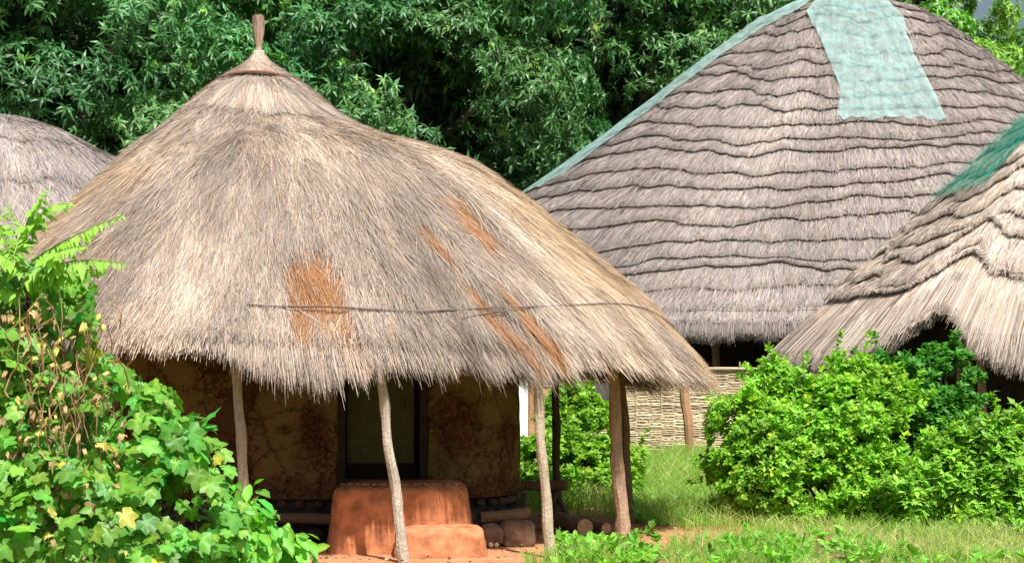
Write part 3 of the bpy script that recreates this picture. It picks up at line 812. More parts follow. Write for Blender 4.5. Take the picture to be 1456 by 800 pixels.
def woven_fence(name, label, arc, top, col, seed, cx=BX, cy=BY, rx=8.9, ry=7.0):
    """split cane woven in and out of upright stakes along the verandah"""
    t = None
    a = np.linspace(arc[0], arc[1], 1200)
    base = np.stack([cx + rx * np.cos(a), cy + ry * np.sin(a)], -1)
    seg = np.concatenate([[0], np.cumsum(np.linalg.norm(np.diff(base, axis=0), axis=1))])
    Ltot = seg[-1]; sp = .22
    s = np.arange(0, Ltot, sp / 4)
    X = np.interp(s, seg, base[:, 0]); Y = np.interp(s, seg, base[:, 1])
    tx = np.gradient(X); ty = np.gradient(Y); nx, ny = ty, -tx; k = np.hypot(nx, ny); nx, ny = nx / k, ny / k
    if (ny.mean() > 0): nx, ny = -nx, -ny
    t = thing(name, (X.mean(), Y.mean(), 0), label, "fence")
    rng = np.random.default_rng(seed); mb = MB()
    z = .02; row = 0
    while z < top:
        h = rng.uniform(.012, .024)
        ph = (row % 2) * pi
        off = .009 * np.cos(s / sp * pi + ph) + .004 * rng.standard_normal(len(s))
        zz = z + .012 * (vn(s * 1.3, row * .37, seed) - .5) * 2 + .006 * (vn(s * 5, row * 1.9, seed + 2) - .5)
        # canes are of limited length: break the colour and leave gaps
        cell = np.floor(s / rng.uniform(1.6, 3.4) + rng.random())
        cc = np.array(col)[None] * (.55 + .75 * hsh(cell, np.full(len(s), row), seed))[:, None]
        cc = cc * (.85 + .3 * vn(s * 4, row * 3.1, seed + 6))[:, None]
        lo = np.stack([X + nx * off, Y + ny * off, zz], -1); md = np.stack([X + nx * (off + .008), Y + ny * (off + .008), zz + h * .5], -1); hi = np.stack([X + nx * off, Y + ny * off, zz + h], -1)
        n = len(s); v = np.concatenate([lo, md, hi]); i = np.arange(n - 1)
        f = np.concatenate([np.stack([i, i + 1, i + n + 1, i + n], -1), np.stack([i + n, i + n + 1, i + 2 * n + 1, i + 2 * n], -1)])
        mb.add(v, f, np.concatenate([cc, cc, cc]))
        z += h * rng.uniform(.95, 1.25) + .002; row += 1
    mb.build("woven_panel", M_CANE, t)
    for q in np.arange(sp / 2, Ltot, sp * 2):
        x, y = np.interp(q, s, X), np.interp(q, s, Y)
        mb = MB(); tube(mb, crooked((x, y, -.05), (x + rng.uniform(-.02, .02), y, top + rng.uniform(.0, .10)), 6, .01, row), .012, 6, np.array(col) * .6, .1, 3)
        mb.build("stake", M_CANE, t)
    mb = MB(); j = slice(0, None, 4)
    tube(mb, np.stack([X[j] + nx[j] * .03, Y[j] + ny[j] * .03, top - .02 + .02 * (vn(s[j], .3, 5) - .5)], -1), .022, 7, np.array(col) * .75, .2, 6)
    mb.build("top_rail", M_CANE, t)
woven_fence("woven_fence", "pale woven split-cane fence around the verandah of the largest house", (-2.24, -1.05), 1.55, (.80, .65, .46), 3)

# ------------------------------------------------------------------ far-left hut and right hut
LX, LY = -7.9, 29.0
roofL = Roof(LX, LY, lambda th: 4.8 + 0 * th, lambda t, th: np.interp(t, [0, .08, .2, .4, .6, .8, 1], [5.36, 5.34, 5.18, 4.72, 4.0, 3.05, 1.9]) + 0 * th, bump=.07, seed=21)
def left_hut():
    t = thing("thatched_hut", (LX, LY, 0), "hut farthest left, only its grey domed thatch roof visible behind the vines", "hut")
    course_roof(t, roofL, 6, .04, grey_colour((.29, .252, .235), 131), 17, 130000, .011, wav=.5)
    posts_and_wall(t, LX, LY, 4.0, 4.0, 10, 2.3, .05, 43)
left_hut()

RX_, RY_ = 8.0, 25.9
def eaveR(th):
    # the verandah entrance, where the straw is trimmed short
    th = (np.asarray(th) + pi) % (2 * pi) - pi
    return 1 - .13 * np.exp(-((th + 2.38) / .14) ** 2) - .05 / (1 + np.exp(-(th + 2.3) * 12)) / (1 + np.exp((th + 1.2) * 6))
roofR = Roof(RX_, RY_, lambda th: 4.35 + 0 * th, lambda t, th: np.interp(t, [0, .1, .3, .6, .8, 1], [5.72, 5.38, 4.62, 3.42, 2.62, 1.78]) + 0 * th, bump=.07, seed=31, eave=eaveR)
def right_hut():
    t = thing("thatched_hut", (RX_, RY_, 0), "hut at right edge, pale straw roof with thick ragged courses and a long straw apron", "hut")
    base = grey_colour((.49, .415, .365), 151)
    def colr(rng, th, t_, mid, ci):
        return base(rng, th, t_, mid, ci) * np.array([1, .99, .96])
    course_roof(t, roofR, 12, .085, colr, 27, 230000, .009, wav=.95, tmax=.83, fr_drop=.32, apron=lambda th: 1.0 - .55 * np.exp(-((th + 2.40) / .15) ** 2) + .25 * np.exp(-((th + 2.02) / .2) ** 2))
    # long straw apron below the last course
    rng = np.random.default_rng(77); m = 70000
    th = pick_theta(rng, m); m = len(th); ev = roofR.eave(th)
    t0 = rng.uniform(.74, .93, m); L = rng.uniform(.12, .3, m); t1 = np.minimum(t0 + L, 1.0 + .02 * rng.standard_normal(m))
    l0 = rng.uniform(0, .03, m)
    p0, nn = roofR.pt(th, t0 * ev, l0); dth = .015 * rng.standard_normal(m)
    p1, _ = roofR.pt(th + dth / 2, (t0 + t1) / 2 * ev, l0 + .01); p2, _ = roofR.pt(th + dth, t1 * ev, l0 + rng.uniform(0, .03, m))
    mb = MB(); a = fbm(th * 12, t0 * 2, 7, 3)
    c = base(rng, th, t0, p1, np.full(m, 12)) * (np.array([1.12, 1.08, 1.02]) * (.8 + .5 * a[:, None]))
    ribbons(mb, p0, p1, p2, nrm(nn + .3 * rng.standard_normal((m, 3))), rng.uniform(.006, .011, m), np.clip(c, .02, .8))
    mb.build("straw_apron", M_STRAW, t)
    posts_and_wall(t, RX_, RY_, 3.75, 3.75, 11, 2.1, .055, 53, wr=.8)
    bot = P(1399, 700, 22.9); bot[2] = -.1
    mb = MB(); tube(mb, crooked(bot, P(1392, 470, 22.9), 12, .03, 9), .05, 9, (.36, .22, .14), .15, 8); mb.build("post", M_WOOD, t)
right_hut()

# ------------------------------------------------------------------ nets
def net_patch(name, roof, corners, mat, col, lift, label, nu=60, nv=60, seed=0, ragged=6, weave=0):
    """corners in photo pixels (top-left, top-right, bottom-right, bottom-left), laid on the roof's surface"""
    u = np.linspace(0, 1, nu); v = np.linspace(0, 1, nv)
    A = roof.locate([c[0] for c in corners], [c[1] for c in corners])
    U, V = np.meshgrid(u, v)
    def mix(q): return (q[0] * (1 - U) + q[1] * U) * (1 - V) + (q[3] * (1 - U) + q[2] * U) * V
    T, S = mix(A[0]), mix(A[1])
    return net_param(name, roof, T, S, mat, col, lift, label, seed, ragged)

def net_param(name, roof, T, S, mat, col, lift, label, seed, ragged=0, rag=False):
    nv, nu = T.shape
    w = (fbm(T * 30, S * 30, seed, 3) - .5)
    dT = .012 * (fbm(S * 14, T * 3, seed + 1, 2) - .5) * 2
    p, _ = roof.pt(T + dT, S + (.02 * (vn(T * 60, 0.5, seed + 2) - .5) * (np.linspace(0, 1, nv)[:, None] ** 3)), lift + .05 * w + .05 * (vn(T * 42 + S * 6, S * 2.5, seed + 30) - .5))
    i = np.arange(nv - 1)[:, None] * nu + np.arange(nu - 1)[None]
    c = np.array(col)[None, None] * (.72 + .35 * fbm(T * 20 + 4, S * 14, seed + 9, 3) + .25 * fbm(T * 90, S * 5, seed + 12, 2))[..., None]
    mb = MB(); mb.add(p.reshape(-1, 3), np.stack([i, i + 1, i + nu + 1, i + nu], -1).reshape(-1, 4), c.reshape(-1, 3))
    o = mb.build(name, mat, smooth=True)
    tag(o, label, "net")
    return o

def nets():
    # panel folded over the ridge and hanging down the front
    lt, ls = roofB.locate([1146, 1160, 1178, 1194, 1192, 1188], [24, 50, 90, 130, 155, 178])
    rt, rs = roofB.locate([1282, 1286, 1300, 1322, 1334, 1347], [30, 52, 90, 130, 152, 176])
    nu = 60; U = np.linspace(0, 1, nu)[None]
    k = np.linspace(0, 5, 84); f = lambda a: np.convolve(np.pad(np.interp(k, range(6), a), 4, 'edge'), np.ones(9) / 9, 'valid')[:, None]
    T2 = f(lt) * (1 - U) + f(rt) * U; S2 = f(ls) * (1 - U) + f(rs) * U
    q = np.linspace(1, 0, 14)[:, None]; q2 = np.linspace(.05, .97, 12)[:, None]
    T = np.concatenate([np.repeat(-T2[:1], 14, 0), np.repeat(T2[:1], 12, 0), T2])
    S = np.concatenate([q * .16 + 0 * U, q2 * S2[:1], S2])
    net_param("netting", roofB, T, S, M_NET, (.40, .66, .65), .13, "wide pale teal net panel hanging over the front of the largest roof", 3, rag=True)
    # narrow strip down the left hip
    px = [1134, 1090, 1036, 975, 915, 860, 807, 775]; py = [24, 44, 80, 128, 172, 214, 252, 272]
    t_, s_ = roofB.locate(px, py)
    o = np.argsort(s_); v = np.linspace(0.02, s_.max(), 150)
    edge = np.interp(v, s_[o], t_[o])
    U, V = np.meshgrid(np.linspace(0, 1, 26), v)
    lo = -pi - .12
    hi = np.minimum(edge, -pi + 1.25)
    hi = np.convolve(np.pad(hi, 8, 'edge'), np.ones(17) / 17, 'valid')[:, None] + .02 * (vn(v * 20, .3, 4) - .5)[:, None]
    net_param("netting", roofB, lo + (hi - lo) * U, V, M_NET, (.38, .62, .58), .12, "long narrow pale teal net strip running down the left edge of the largest roof", 5)
    # dark net on the right hut
    U, V = np.meshgrid(np.linspace(0, 1, 60), np.linspace(0, 1, 60))
    (ta, tb, tc_), (sa, sb, sc_) = roofR.locate([1350, 1412, 1456], [284, 266, 224])
    S0 = V * (sa * (1 - U) + sb * U); S = .03 + S0
    T = (-pi - .2) * (1 - U) + U * (tc_ + (tb - tc_) * np.clip(V * 2 - 1, 0, 1))
    # knotted cords in a diagonal lattice, two loose layers
    mb = MB(); nr = U.shape[0]; rng = np.random.default_rng(6)
    def at_(u, v):
        fu = np.clip(u, 0, 1) * (nr - 1); fv = np.clip(v, 0, 1) * (nr - 1)
        iu = np.minimum(fu.astype(int), nr - 2); iv = np.minimum(fv.astype(int), nr - 2); au, av = fu - iu, fv - iv
        g = lambda M: (M[iv, iu] * (1 - au) + M[iv, iu + 1] * au) * (1 - av) + (M[iv + 1, iu] * (1 - au) + M[iv + 1, iu + 1] * au) * av
        return g(T + 0 * V), g(S + 0 * U)
    for layer, (cs_, slope, l_) in enumerate(((np.linspace(-1, 2, 92), .55, .12), (np.linspace(-1, 2, 92), -.55, .125), (np.linspace(-1, 2, 40), .9, .16), (np.linspace(-1, 2, 40), -.8, .165))):
        v_ = np.linspace(0, 1, 90)
        for c0 in cs_:
            u_ = c0 + slope * v_ + .006 * (vn(v_ * 26, c0 * 31, layer) - .5)
            ok = (u_ > 0) & (u_ < 1) & (v_ < 1 - .05 * vn(c0 * 40, 1.0, 3))
            if ok.sum() < 3: continue
            tt, ss = at_(u_[ok], v_[ok]); p, nn = roofR.pt(tt, ss, l_ + .05 * (fbm(tt * 9, ss * 9, 14, 2) - .5))
            d_ = nrm(np.gradient(p, axis=0)); x_ = np.cross(d_, nn) * .0048; m_ = len(p); i_ = np.arange(m_ - 1)
            col_ = np.array((.035, .36, .30)) * rng.uniform(.6, 1.5)
            mb.add(np.concatenate([p - x_, p + x_]), np.stack([i_, i_ + 1, i_ + 1 + m_, i_ + m_], -1), col_)
    tag(mb.build("netting", M_GRASS), "dark green knotted net over the top of the right hut's roof", "net")
nets()

# ------------------------------------------------------------------ trees
MANGO = (np.array([[0, 0, 0], [-.135, .42, .03], [0, .5, -.01], [.135, .42, .03], [0, 1, -.16]], float), [np.array([[0, 2, 4, 1], [0, 3, 4, 2]])])
OVAL = (np.array([[0, 0, 0], [-.26, .38, .05], [-.20, .75, .03], [0, .5, -.02], [.26, .38, .05], [.20, .75, .03], [0, 1, -.06]], float),
        [np.array([[0, 3, 2, 1], [0, 4, 5, 3]]), np.array([[3, 6, 2], [3, 5, 6]])])

def rand_dirs(rng, n):
    v = rng.standard_normal((n, 3)); return nrm(v)

def whorls(mb, rng, c, a, K, length, col, template, droop=.45, spread=(.9, 1.7), jit=.18, up=.6):
    """K leaves around each shoot tip c, opening about direction a"""
    n = len(c)
    a = nrm(a); h = nrm(np.cross(a, rand_dirs(rng, n))); g = np.cross(a, h)
    ph = rng.uniform(0, 2 * pi, (n, 1)) + np.arange(K)[None] * 2.399 + rng.uniform(-.3, .3, (n, K))
    al = rng.uniform(spread[0], spread[1], (n, K))
    d = a[:, None] * np.cos(al)[..., None] + (h[:, None] * np.cos(ph)[..., None] + g[:, None] * np.sin(ph)[..., None]) * np.sin(al)[..., None]
    d[..., 2] -= droop * rng.uniform(.5, 1.4, (n, K))
    nn = a[:, None] * .6 + np.array([0, 0, up]) + .35 * rng.standard_normal((n, K, 3))
    pos = c[:, None] - a[:, None] * (rng.random((n, K, 1)) * length * .55)
    L = length * rng.uniform(.7, 1.25, (n, K))
    cc = col[:, None] * (1 + jit * rng.standard_normal((n, K, 1)))
    cc = cc * (1 + np.array([.10, 0, -.05]) * rng.standard_normal((n, K, 1)))
    inst(mb, template[0], template[1], pos.reshape(-1, 3), d.reshape(-1, 3), nn.reshape(-1, 3), L.reshape(-1), np.clip(cc, .004, .9).reshape(-1, 3))

def tree(cx, cy, zc, rad, nlobe, ncl, leaf, seed, label, col, K=11, trunk_r=.45, dark=.5, back=.35, name="mango_tree", keepf=None, lob=(.24, .38)):
    rng = np.random.default_rng(seed)
    t = thing(name, (cx, cy, 0), label, "tree", "trees behind the huts")
    rad = np.array(rad, float); ctr = np.array([cx, cy, zc])
    # lobe centres over the crown's surface
    d = rand_dirs(rng, nlobe * 4)
    sel = []
    for v in d:                                     # keep them apart
        if all(v @ w < math.cos(1.75 / math.sqrt(nlobe)) for w in sel): sel.append(v)
        if len(sel) >= nlobe: break
    lob_d = np.array(sel)
    lc = ctr + lob_d * rad * rng.uniform(.62, .88, (len(sel), 1))
    lr = rad.mean() * rng.uniform(lob[0], lob[1], len(sel))
    n = ncl
    w = lr ** 2 * np.where(lob_d[:, 1] > .45, back, 1.0)
    li = rng.choice(len(sel), n, p=w / w.sum())
    dd = rand_dirs(rng, n); dd = nrm(dd + lob_d[li] * .5 + np.array([0, 0, .55]))
    bump = 1 + .30 * (fbm(dd[:, 0] * 2.6 + li, dd[:, 2] * 2.6 + li * 2.0, seed, 2) - .5) * 2
    rr = lr[li] * bump * np.where(rng.random(n) < .7, rng.uniform(.88, 1.05, n), rng.uniform(.45, .9, n))
    pos = lc[li] + dd * rr[:, None] * np.array([1.1, 1.1, .72])
    # gaps
    gap = fbm(pos[:, 0] * .75 + seed, pos[:, 2] * .75 + pos[:, 1] * .4, seed + 3, 3)
    keep = (gap > .42) & (pos[:, 2] > .8)
    if keepf is not None: keep &= keepf(pos)
    pos, dd, li = pos[keep], dd[keep], li[keep]
    lc_col = np.array(col)[None] * (.8 + .45 * rng.random((len(sel), 1))) * (1 + np.array([.12, .0, -.05]) * rng.standard_normal((len(sel), 1)))
    cc = lc_col[li] * (1 + .14 * rng.standard_normal((len(pos), 1)))
    fl = rng.random(len(pos)) < .05
    cc[fl] = cc[fl] * np.array([2.1, 1.6, .9])
    m = n // 5                                      # sparse inner foliage, its green darkened to paint the crown's inner shade
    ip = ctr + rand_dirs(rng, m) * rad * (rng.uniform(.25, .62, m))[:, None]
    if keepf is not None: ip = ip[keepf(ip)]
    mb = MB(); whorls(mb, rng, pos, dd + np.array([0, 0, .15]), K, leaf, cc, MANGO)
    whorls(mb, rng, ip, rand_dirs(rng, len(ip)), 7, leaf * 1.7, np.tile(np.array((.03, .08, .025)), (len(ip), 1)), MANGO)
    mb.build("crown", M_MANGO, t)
    mb = MB()
    zb = zc - rad[2] * .45
    tube(mb, crooked((cx, cy, -.2), (cx, cy, zb), 12, .15, seed), np.linspace(trunk_r * 1.25, trunk_r * .8, 12), 14, (.16, .12, .09), .2, seed)
    mb.build("trunk", M_BARK, t)
    for k in range(min(22, len(sel))):
        e_ = lc[k * len(sel) // min(22, len(sel))]
        m_ = np.array([cx, cy, zb]) * .45 + e_ * .55 + np.array([0, 0, -.3])
        q = np.linspace(0, 1, 10)[:, None]
        b = (1 - q) ** 2 * np.array([cx, cy, zb - .4]) + 2 * q * (1 - q) * m_ + q ** 2 * e_
        mb = MB(); tube(mb, b + .06 * rng.standard_normal(b.shape) * np.sin(q * pi), np.linspace(trunk_r * .45, .06, 10), 8, (.30, .24, .18), .2, k)
        mb.build("limb", M_BARK, t)

dk = (.07, .205, .062)
outB = lambda p: ~((((p[:, 0] - BX) / 10.6) ** 2 + ((p[:, 1] - BY) / 7.2) ** 2 < 1) & (p[:, 2] < 9.2 - 6.8 * np.sqrt(((p[:, 0] - BX) / 10.6) ** 2 + ((p[:, 1] - BY) / 7.2) ** 2)))
tree(-10.2, 39.5, 7.0, (5.6, 5.0, 5.8), 46, 12500, .225, 51, "dark mango tree at far left behind the small domed roof", dk, keepf=outB)
tree(-3.4, 42.5, 7.6, (5.4, 4.6, 5.6), 46, 15000, .225, 52, "dense mango tree behind the grass tuft of the near hut", (.076, .215, .062), keepf=outB)
tree(3.0, 52.0, 8.4, (7.0, 5.0, 7.2), 50, 14500, .25, 53, "broad mango tree rising behind the left slope of the largest roof", (.09, .22, .055), keepf=outB)
tree(10.2, 56.0, 10.4, (4.8, 4.0, 4.8), 30, 8200, .24, 54, "bright green mango tree showing right behind the largest ridge", (.15, .32, .04))
tree(13.6, 60.0, 7.4, (5.0, 4.0, 4.6), 34, 7500, .24, 60, "mid-green tree filling the gap between the bright mango and the top right corner", (.09, .22, .045))
tree(20.0, 70.0, 8.5, (6.0, 5.0, 5.2), 34, 6500, .28, 55, "hazier bushy tree at the top right beyond the largest roof", (.075, .18, .05))
tree(17.6, 62.0, 6.0, (3.4, 3.0, 3.6), 20, 3600, .25, 56, "low yellow-green tree at right beyond the slope of the largest roof", (.2, .42, .03))
tree(-15, 54.0, 7.5, (10, 5, 8.0), 50, 6500, .42, 57, "tree far behind the mango at left, shade painted into its leaves", (.018, .05, .018))  # back trees coloured near black, as deep shade between the crowns
tree(-2, 62.0, 8.0, (9, 5, 8.5), 50, 6500, .45, 58, "tree deep behind the middle mangoes, shade painted into its leaves", (.018, .05, .018))
tree(-7.5, 47.0, 5.0, (6, 3.5, 5.5), 36, 5200, .34, 59, "low tree between the two left mangoes, shade painted into its leaves", (.02, .055, .018), keepf=outB)

# ------------------------------------------------------------------ bushes
def bush(name, label, lobes, Y0, leaf, ncl, col, seed, K=8, template=OVAL, mat=None, flower=0.0, cat="bush", base=None, group=None, upw=.5, droop=.25, spr=(.5, 1.35), stems=14, flat=.8):
    """lobes = (px, py, radius px, depth)"""
    rng = np.random.default_rng(seed); mat = mat or M_LEAF
    L = np.array([list(P(a, b, d)) + [r * d / F] for a, b, r, d in lobes])
    bx = L[:, 0].mean() if base is None else base[0]; by = L[:, 1].mean() + .1 if base is None else base[1]
    t = thing(name, (bx, by, 0), label, cat, group)
    w = L[:, 3] ** 2; li = rng.choice(len(L), ncl, p=w / w.sum())
    dd = nrm(rand_dirs(rng, ncl) + np.array([0, -.12, .22]))
    bump = 1 + .26 * (fbm(dd[:, 0] * 3 + li * 1.7, dd[:, 2] * 3 + li, seed, 2) - .5) * 2
    r = L[li, 3] * bump * np.where(rng.random(ncl) < .62, rng.uniform(.86, 1.12, ncl), rng.uniform(.3, .9, ncl))
    pos = L[li, :3] + dd * r[:, None] * np.array([1, flat, 1])
    k = pos[:, 2] > .03; pos, dd, li = pos[k], dd[k], li[k]
    gap = fbm(pos[:, 0] * 3.6, pos[:, 2] * 3.6 + pos[:, 1], seed + 4, 2); k = gap > .335
    pos, dd, li = pos[k], dd[k], li[k]
    # loose shoots that stand out of the outline
    m = max(30, int(len(pos) * .035)); q = rng.choice(len(pos), m, replace=False)
    sd_ = nrm(dd[q] + np.array([0, -.1, .7]) + .35 * rng.standard_normal((m, 3))); ln = rng.uniform(.08, .30, m)
    ex = [pos[q] + sd_ * (ln * f)[:, None] for f in (.3, .55, .8, 1.0)]
    pos = np.concatenate([pos] + ex); dd = np.concatenate([dd] + [sd_] * 4)
    cc = np.array(col)[None] * (1 + .16 * rng.standard_normal((len(pos), 1)) + .35 * (fbm(pos[:, 0] * 2, pos[:, 2] * 2, seed + 6, 2)[:, None] - .5))
    y = rng.random(len(pos)) < .04; cc[y] *= np.array([1.7, 1.25, .9])
    mb = MB(); whorls(mb, rng, pos, dd + np.array([0, 0, upw]), K, leaf, cc, template, droop=droop, spread=spr)
    mb.build("foliage", mat, t)
    for k in range(stems):
        e_ = L[k % len(L), :3] + rng.uniform(-.4, .4, 3) * L[k % len(L), 3]
        b = np.array([bx, by, -.05]) + np.array([rng.uniform(-.3, .3), rng.uniform(-.15, .15), 0])
        mb = MB(); tube(mb, crooked(b, e_, 9, .08, seed + k), np.linspace(.02, .006, 9), 6, (.20, .17, .09), .1, k)
        mb.build("stem", M_BARK, t)
    return t

bush("bush", "large rounded light-green bush right of the grassy gap, in front of the right hut",
     [(1062, 610, 52, 20.1), (1120, 560, 52, 20.4), (1200, 560, 52, 20.5), (1088, 668, 74, 20.0), (1180, 630, 84, 20.1), (1230, 690, 70, 20.0), (1260, 590, 56, 20.5), (1150, 700, 60, 19.9), (1050, 655, 45, 20.2), (1278, 640, 52, 20.2), (1255, 610, 40, 20.4)],
     20, .068, 10500, (.25, .47, .06), 61, K=7)
bush("shrub", "taller dark-leaved shrub above the bushes, against the dark entrance of the right hut",
     [(1300, 560, 52, 20.9), (1345, 530, 38, 21.0), (1372, 562, 32, 21.0), (1310, 610, 56, 20.8), (1250, 545, 34, 20.9), (1350, 600, 40, 20.8)], 21, .075, 2300, (.075, .25, .04), 62, K=7, template=OVAL)
bush("bush", "yellow-green weedy bush at the lower right edge of the photo",
     [(1330, 690, 62, 19.6), (1410, 660, 70, 19.7), (1470, 650, 60, 19.8), (1380, 715, 45, 19.4), (1450, 720, 60, 19.5), (1290, 715, 40, 19.4), (1530, 660, 80, 19.8)], 20, .105, 4600, (.24, .47, .06), 63, K=7, template=MANGO and (MANGO[0] * np.array([1.7, 1, 1]), MANGO[1]), upw=.8)
bush("bush", "green bush behind the verandah posts of the near hut",
     [(790, 632, 46, 22.9), (830, 605, 46, 23.1), (800, 680, 66, 22.4), (860, 665, 46, 22.6), (745, 690, 45, 22.5), (870, 700, 42, 22.3), (812, 572, 28, 23.2)], 22, .07, 6000, (.23, .42, .055), 64, K=7)

# ------------------------------------------------------------------ foreground vines at left
def lobed():
    ang = np.radians([0, 13, 27, 38, 52, 66, 82, 96, 110, 128, 150, 168])
    r = np.array([1.0, .80, .60, .66, .80, .64, .52, .60, .66, .52, .46, .30])
    A = np.concatenate([ang, [pi], -ang[1:][::-1]]); Rr = np.concatenate([r, [.10], r[1:][::-1]])
    x = Rr * np.sin(A) * .72; y = Rr * np.cos(A) * .72
    z = -.22 * (x * x + (y - .1) ** 2) + .05 * np.cos(A * 5) * Rr
    # mid ring for curvature
    xm, ym = x * .5, y * .5; zm = .02 * np.cos(A * 5) - .03 * Rr
    n = len(A)
    v = np.concatenate([[[0, 0, -.01]], np.stack([xm, ym, zm], -1), np.stack([x, y, z], -1)])
    v[:, 1] += .02
    i = np.arange(n); j = (i + 1) % n
    return v, [np.stack([np.zeros(n, int), 1 + i, 1 + j], -1), np.stack([1 + i, 1 + n + i, 1 + n + j, 1 + j], -1)], np.concatenate([[1.5], np.full(n, 1.08), np.full(n, .95)])
LOBED = lobed()

def vine_bush(name, label, lobes, n, size, col, seed, dry=0.0, base=None, leaf=LOBED, mat=None, stems=16, face=(.25, -.75, .75)):
    rng = np.random.default_rng(seed)
    L = np.array([list(P(a, b, d)) + [r * d / F] for a, b, r, d in lobes])
    bx, by = (L[:, 0].mean(), L[:, 1].mean() + .1) if base is None else base
    t = thing(name, (bx, by, 0), label, "plant")
    w = L[:, 3] ** 2; li = rng.choice(len(L), n, p=w / w.sum())
    dd = nrm(rand_dirs(rng, n) + np.array([0, -.3, .2]))
    r = L[li, 3] * np.where(rng.random(n) < .6, rng.uniform(.88, 1.08, n), rng.uniform(.3, .9, n))
    pos = L[li, :3] + dd * r[:, None]
    k = pos[:, 2] > .02; pos, dd = pos[k], dd[k]; n = len(pos)
    gp = fbm(pos[:, 0] * 4.5, pos[:, 2] * 4.5 + pos[:, 1] * 2, seed + 4, 2) > .38; pos, dd = pos[gp], dd[gp]; n = len(pos); lix = li[k][gp]
    nn = nrm(np.array(face)[None] + dd * .65 + .55 * rng.standard_normal((n, 3)))
    yd = nrm(dd * .5 + np.array([0, -.2, -.75]) + .55 * rng.standard_normal((n, 3)))
    sz = size * rng.choice([.45, .7, .95, 1.2], n, p=[.25, .3, .3, .15]) * rng.uniform(.85, 1.15, n)
    c = np.array(col)[None] * (1 + .2 * rng.standard_normal((n, 1))) * (1 + np.array([.22, .0, -.1]) * rng.standard_normal((n, 1)))
    ye = rng.random(n) < .02; c[ye] = np.array([.42, .42, .06])
    isd = rng.random(n) < dry
    c = np.clip(c, .01, .8)
    mb = MB(); g = ~isd
    inst(mb, leaf[0], leaf[1], pos[g], yd[g], nn[g], sz[g], c[g], leaf[2])
    lmb = mb
    if isd.any():
        mb = MB(); m = isd.sum()
        v = leaf[0] * np.array([.5, 1, 1]); v[:, 2] += .35 * np.sin(v[:, 1] * 5) * .5 + .3 * np.abs(v[:, 0])
        cd_ = np.array([.40, .27, .14])[None] * rng.uniform(.45, 1.5, (m, 1))
        inst(mb, v, leaf[1], pos[isd], nrm(np.array([0, 0, -1.0]) + .3 * rng.standard_normal((m, 3))), nn[isd], sz[isd] * .8, cd_)
        mb.build("withered_leaves", M_DRY, t, smooth=True)
    # leaf stalks run back towards the stems
    mb = lmb
    back = pos - nn * .03 + nrm(L[lix, :3] - pos + np.array([0, 0, -.2])) * (sz * .8)[:, None]
    mid = (pos + back) / 2 + np.array([0, 0, -.02])
    ribbons(mb, back, mid, pos - nn * .004, nn, np.full(n, .007), np.tile(np.array([.22, .30, .07]), (n, 1)))
    mb.build("leaves", mat or M_BIGLEAF, t, smooth=True)
    for q in range(stems):
        e_ = L[q % len(L), :3] + rng.uniform(-.5, .5, 3) * L[q % len(L), 3]
        b = np.array([bx + rng.uniform(-.5, .5), by + rng.uniform(-.2, .2), -.05])
        mb = MB(); tube(mb, crooked(b, e_, 12, .12, seed + q), np.linspace(.018, .007, 12), 7, (.22, .17, .09), .1, q)
        mb.build("stem", M_BARK, t)
    return t

vine_bush("vine_thicket", "tall thicket of broad lobed leaves with dry brown tendrils at the left edge",
          [(20, 440, 62, 12.6), (85, 430, 46, 12.6), (110, 415, 22, 12.6), (30, 400, 36, 12.6), (120, 470, 24, 12.6), (55, 500, 70, 12.5), (10, 560, 90, 12.4), (100, 545, 60, 12.5), (60, 640, 100, 12.3), (0, 720, 110, 12.1), (95, 740, 100, 12.1), (-60, 600, 110, 12.5)],
          1700, .14, (.14, .33, .045), 71, dry=.05, base=(-3.1, 12.7))
vine_bush("vine_shrub", "spreading shrub of fresh lobed leaves between the thicket and the hut's left post",
          [(170, 590, 58, 12.9), (225, 590, 46, 12.9), (190, 670, 85, 12.7), (265, 650, 58, 12.8), (280, 730, 80, 12.6), (180, 760, 90, 12.4), (240, 790, 80, 12.3)],
          1150, .145, (.135, .34, .048), 72, dry=.01, base=(-2.3, 12.8))
SIMPLE = (OVAL[0] * np.array([.9, 1, 1.4]), OVAL[1], np.array([1.1, 1, 1, 1.25, 1, 1, .95]))
vine_bush("leafy_shrub", "low bright shrub with pointed leaves in front of the hut's left post",
          [(345, 725, 38, 13.2), (385, 725, 26, 13.3), (350, 775, 60, 13.0), (400, 780, 40, 13.1), (425, 790, 24, 13.1), (330, 800, 60, 12.9)],
          950, .13, (.17, .43, .055), 73, base=(-1.75, 13.2), leaf=SIMPLE, mat=M_LEAF, stems=10)

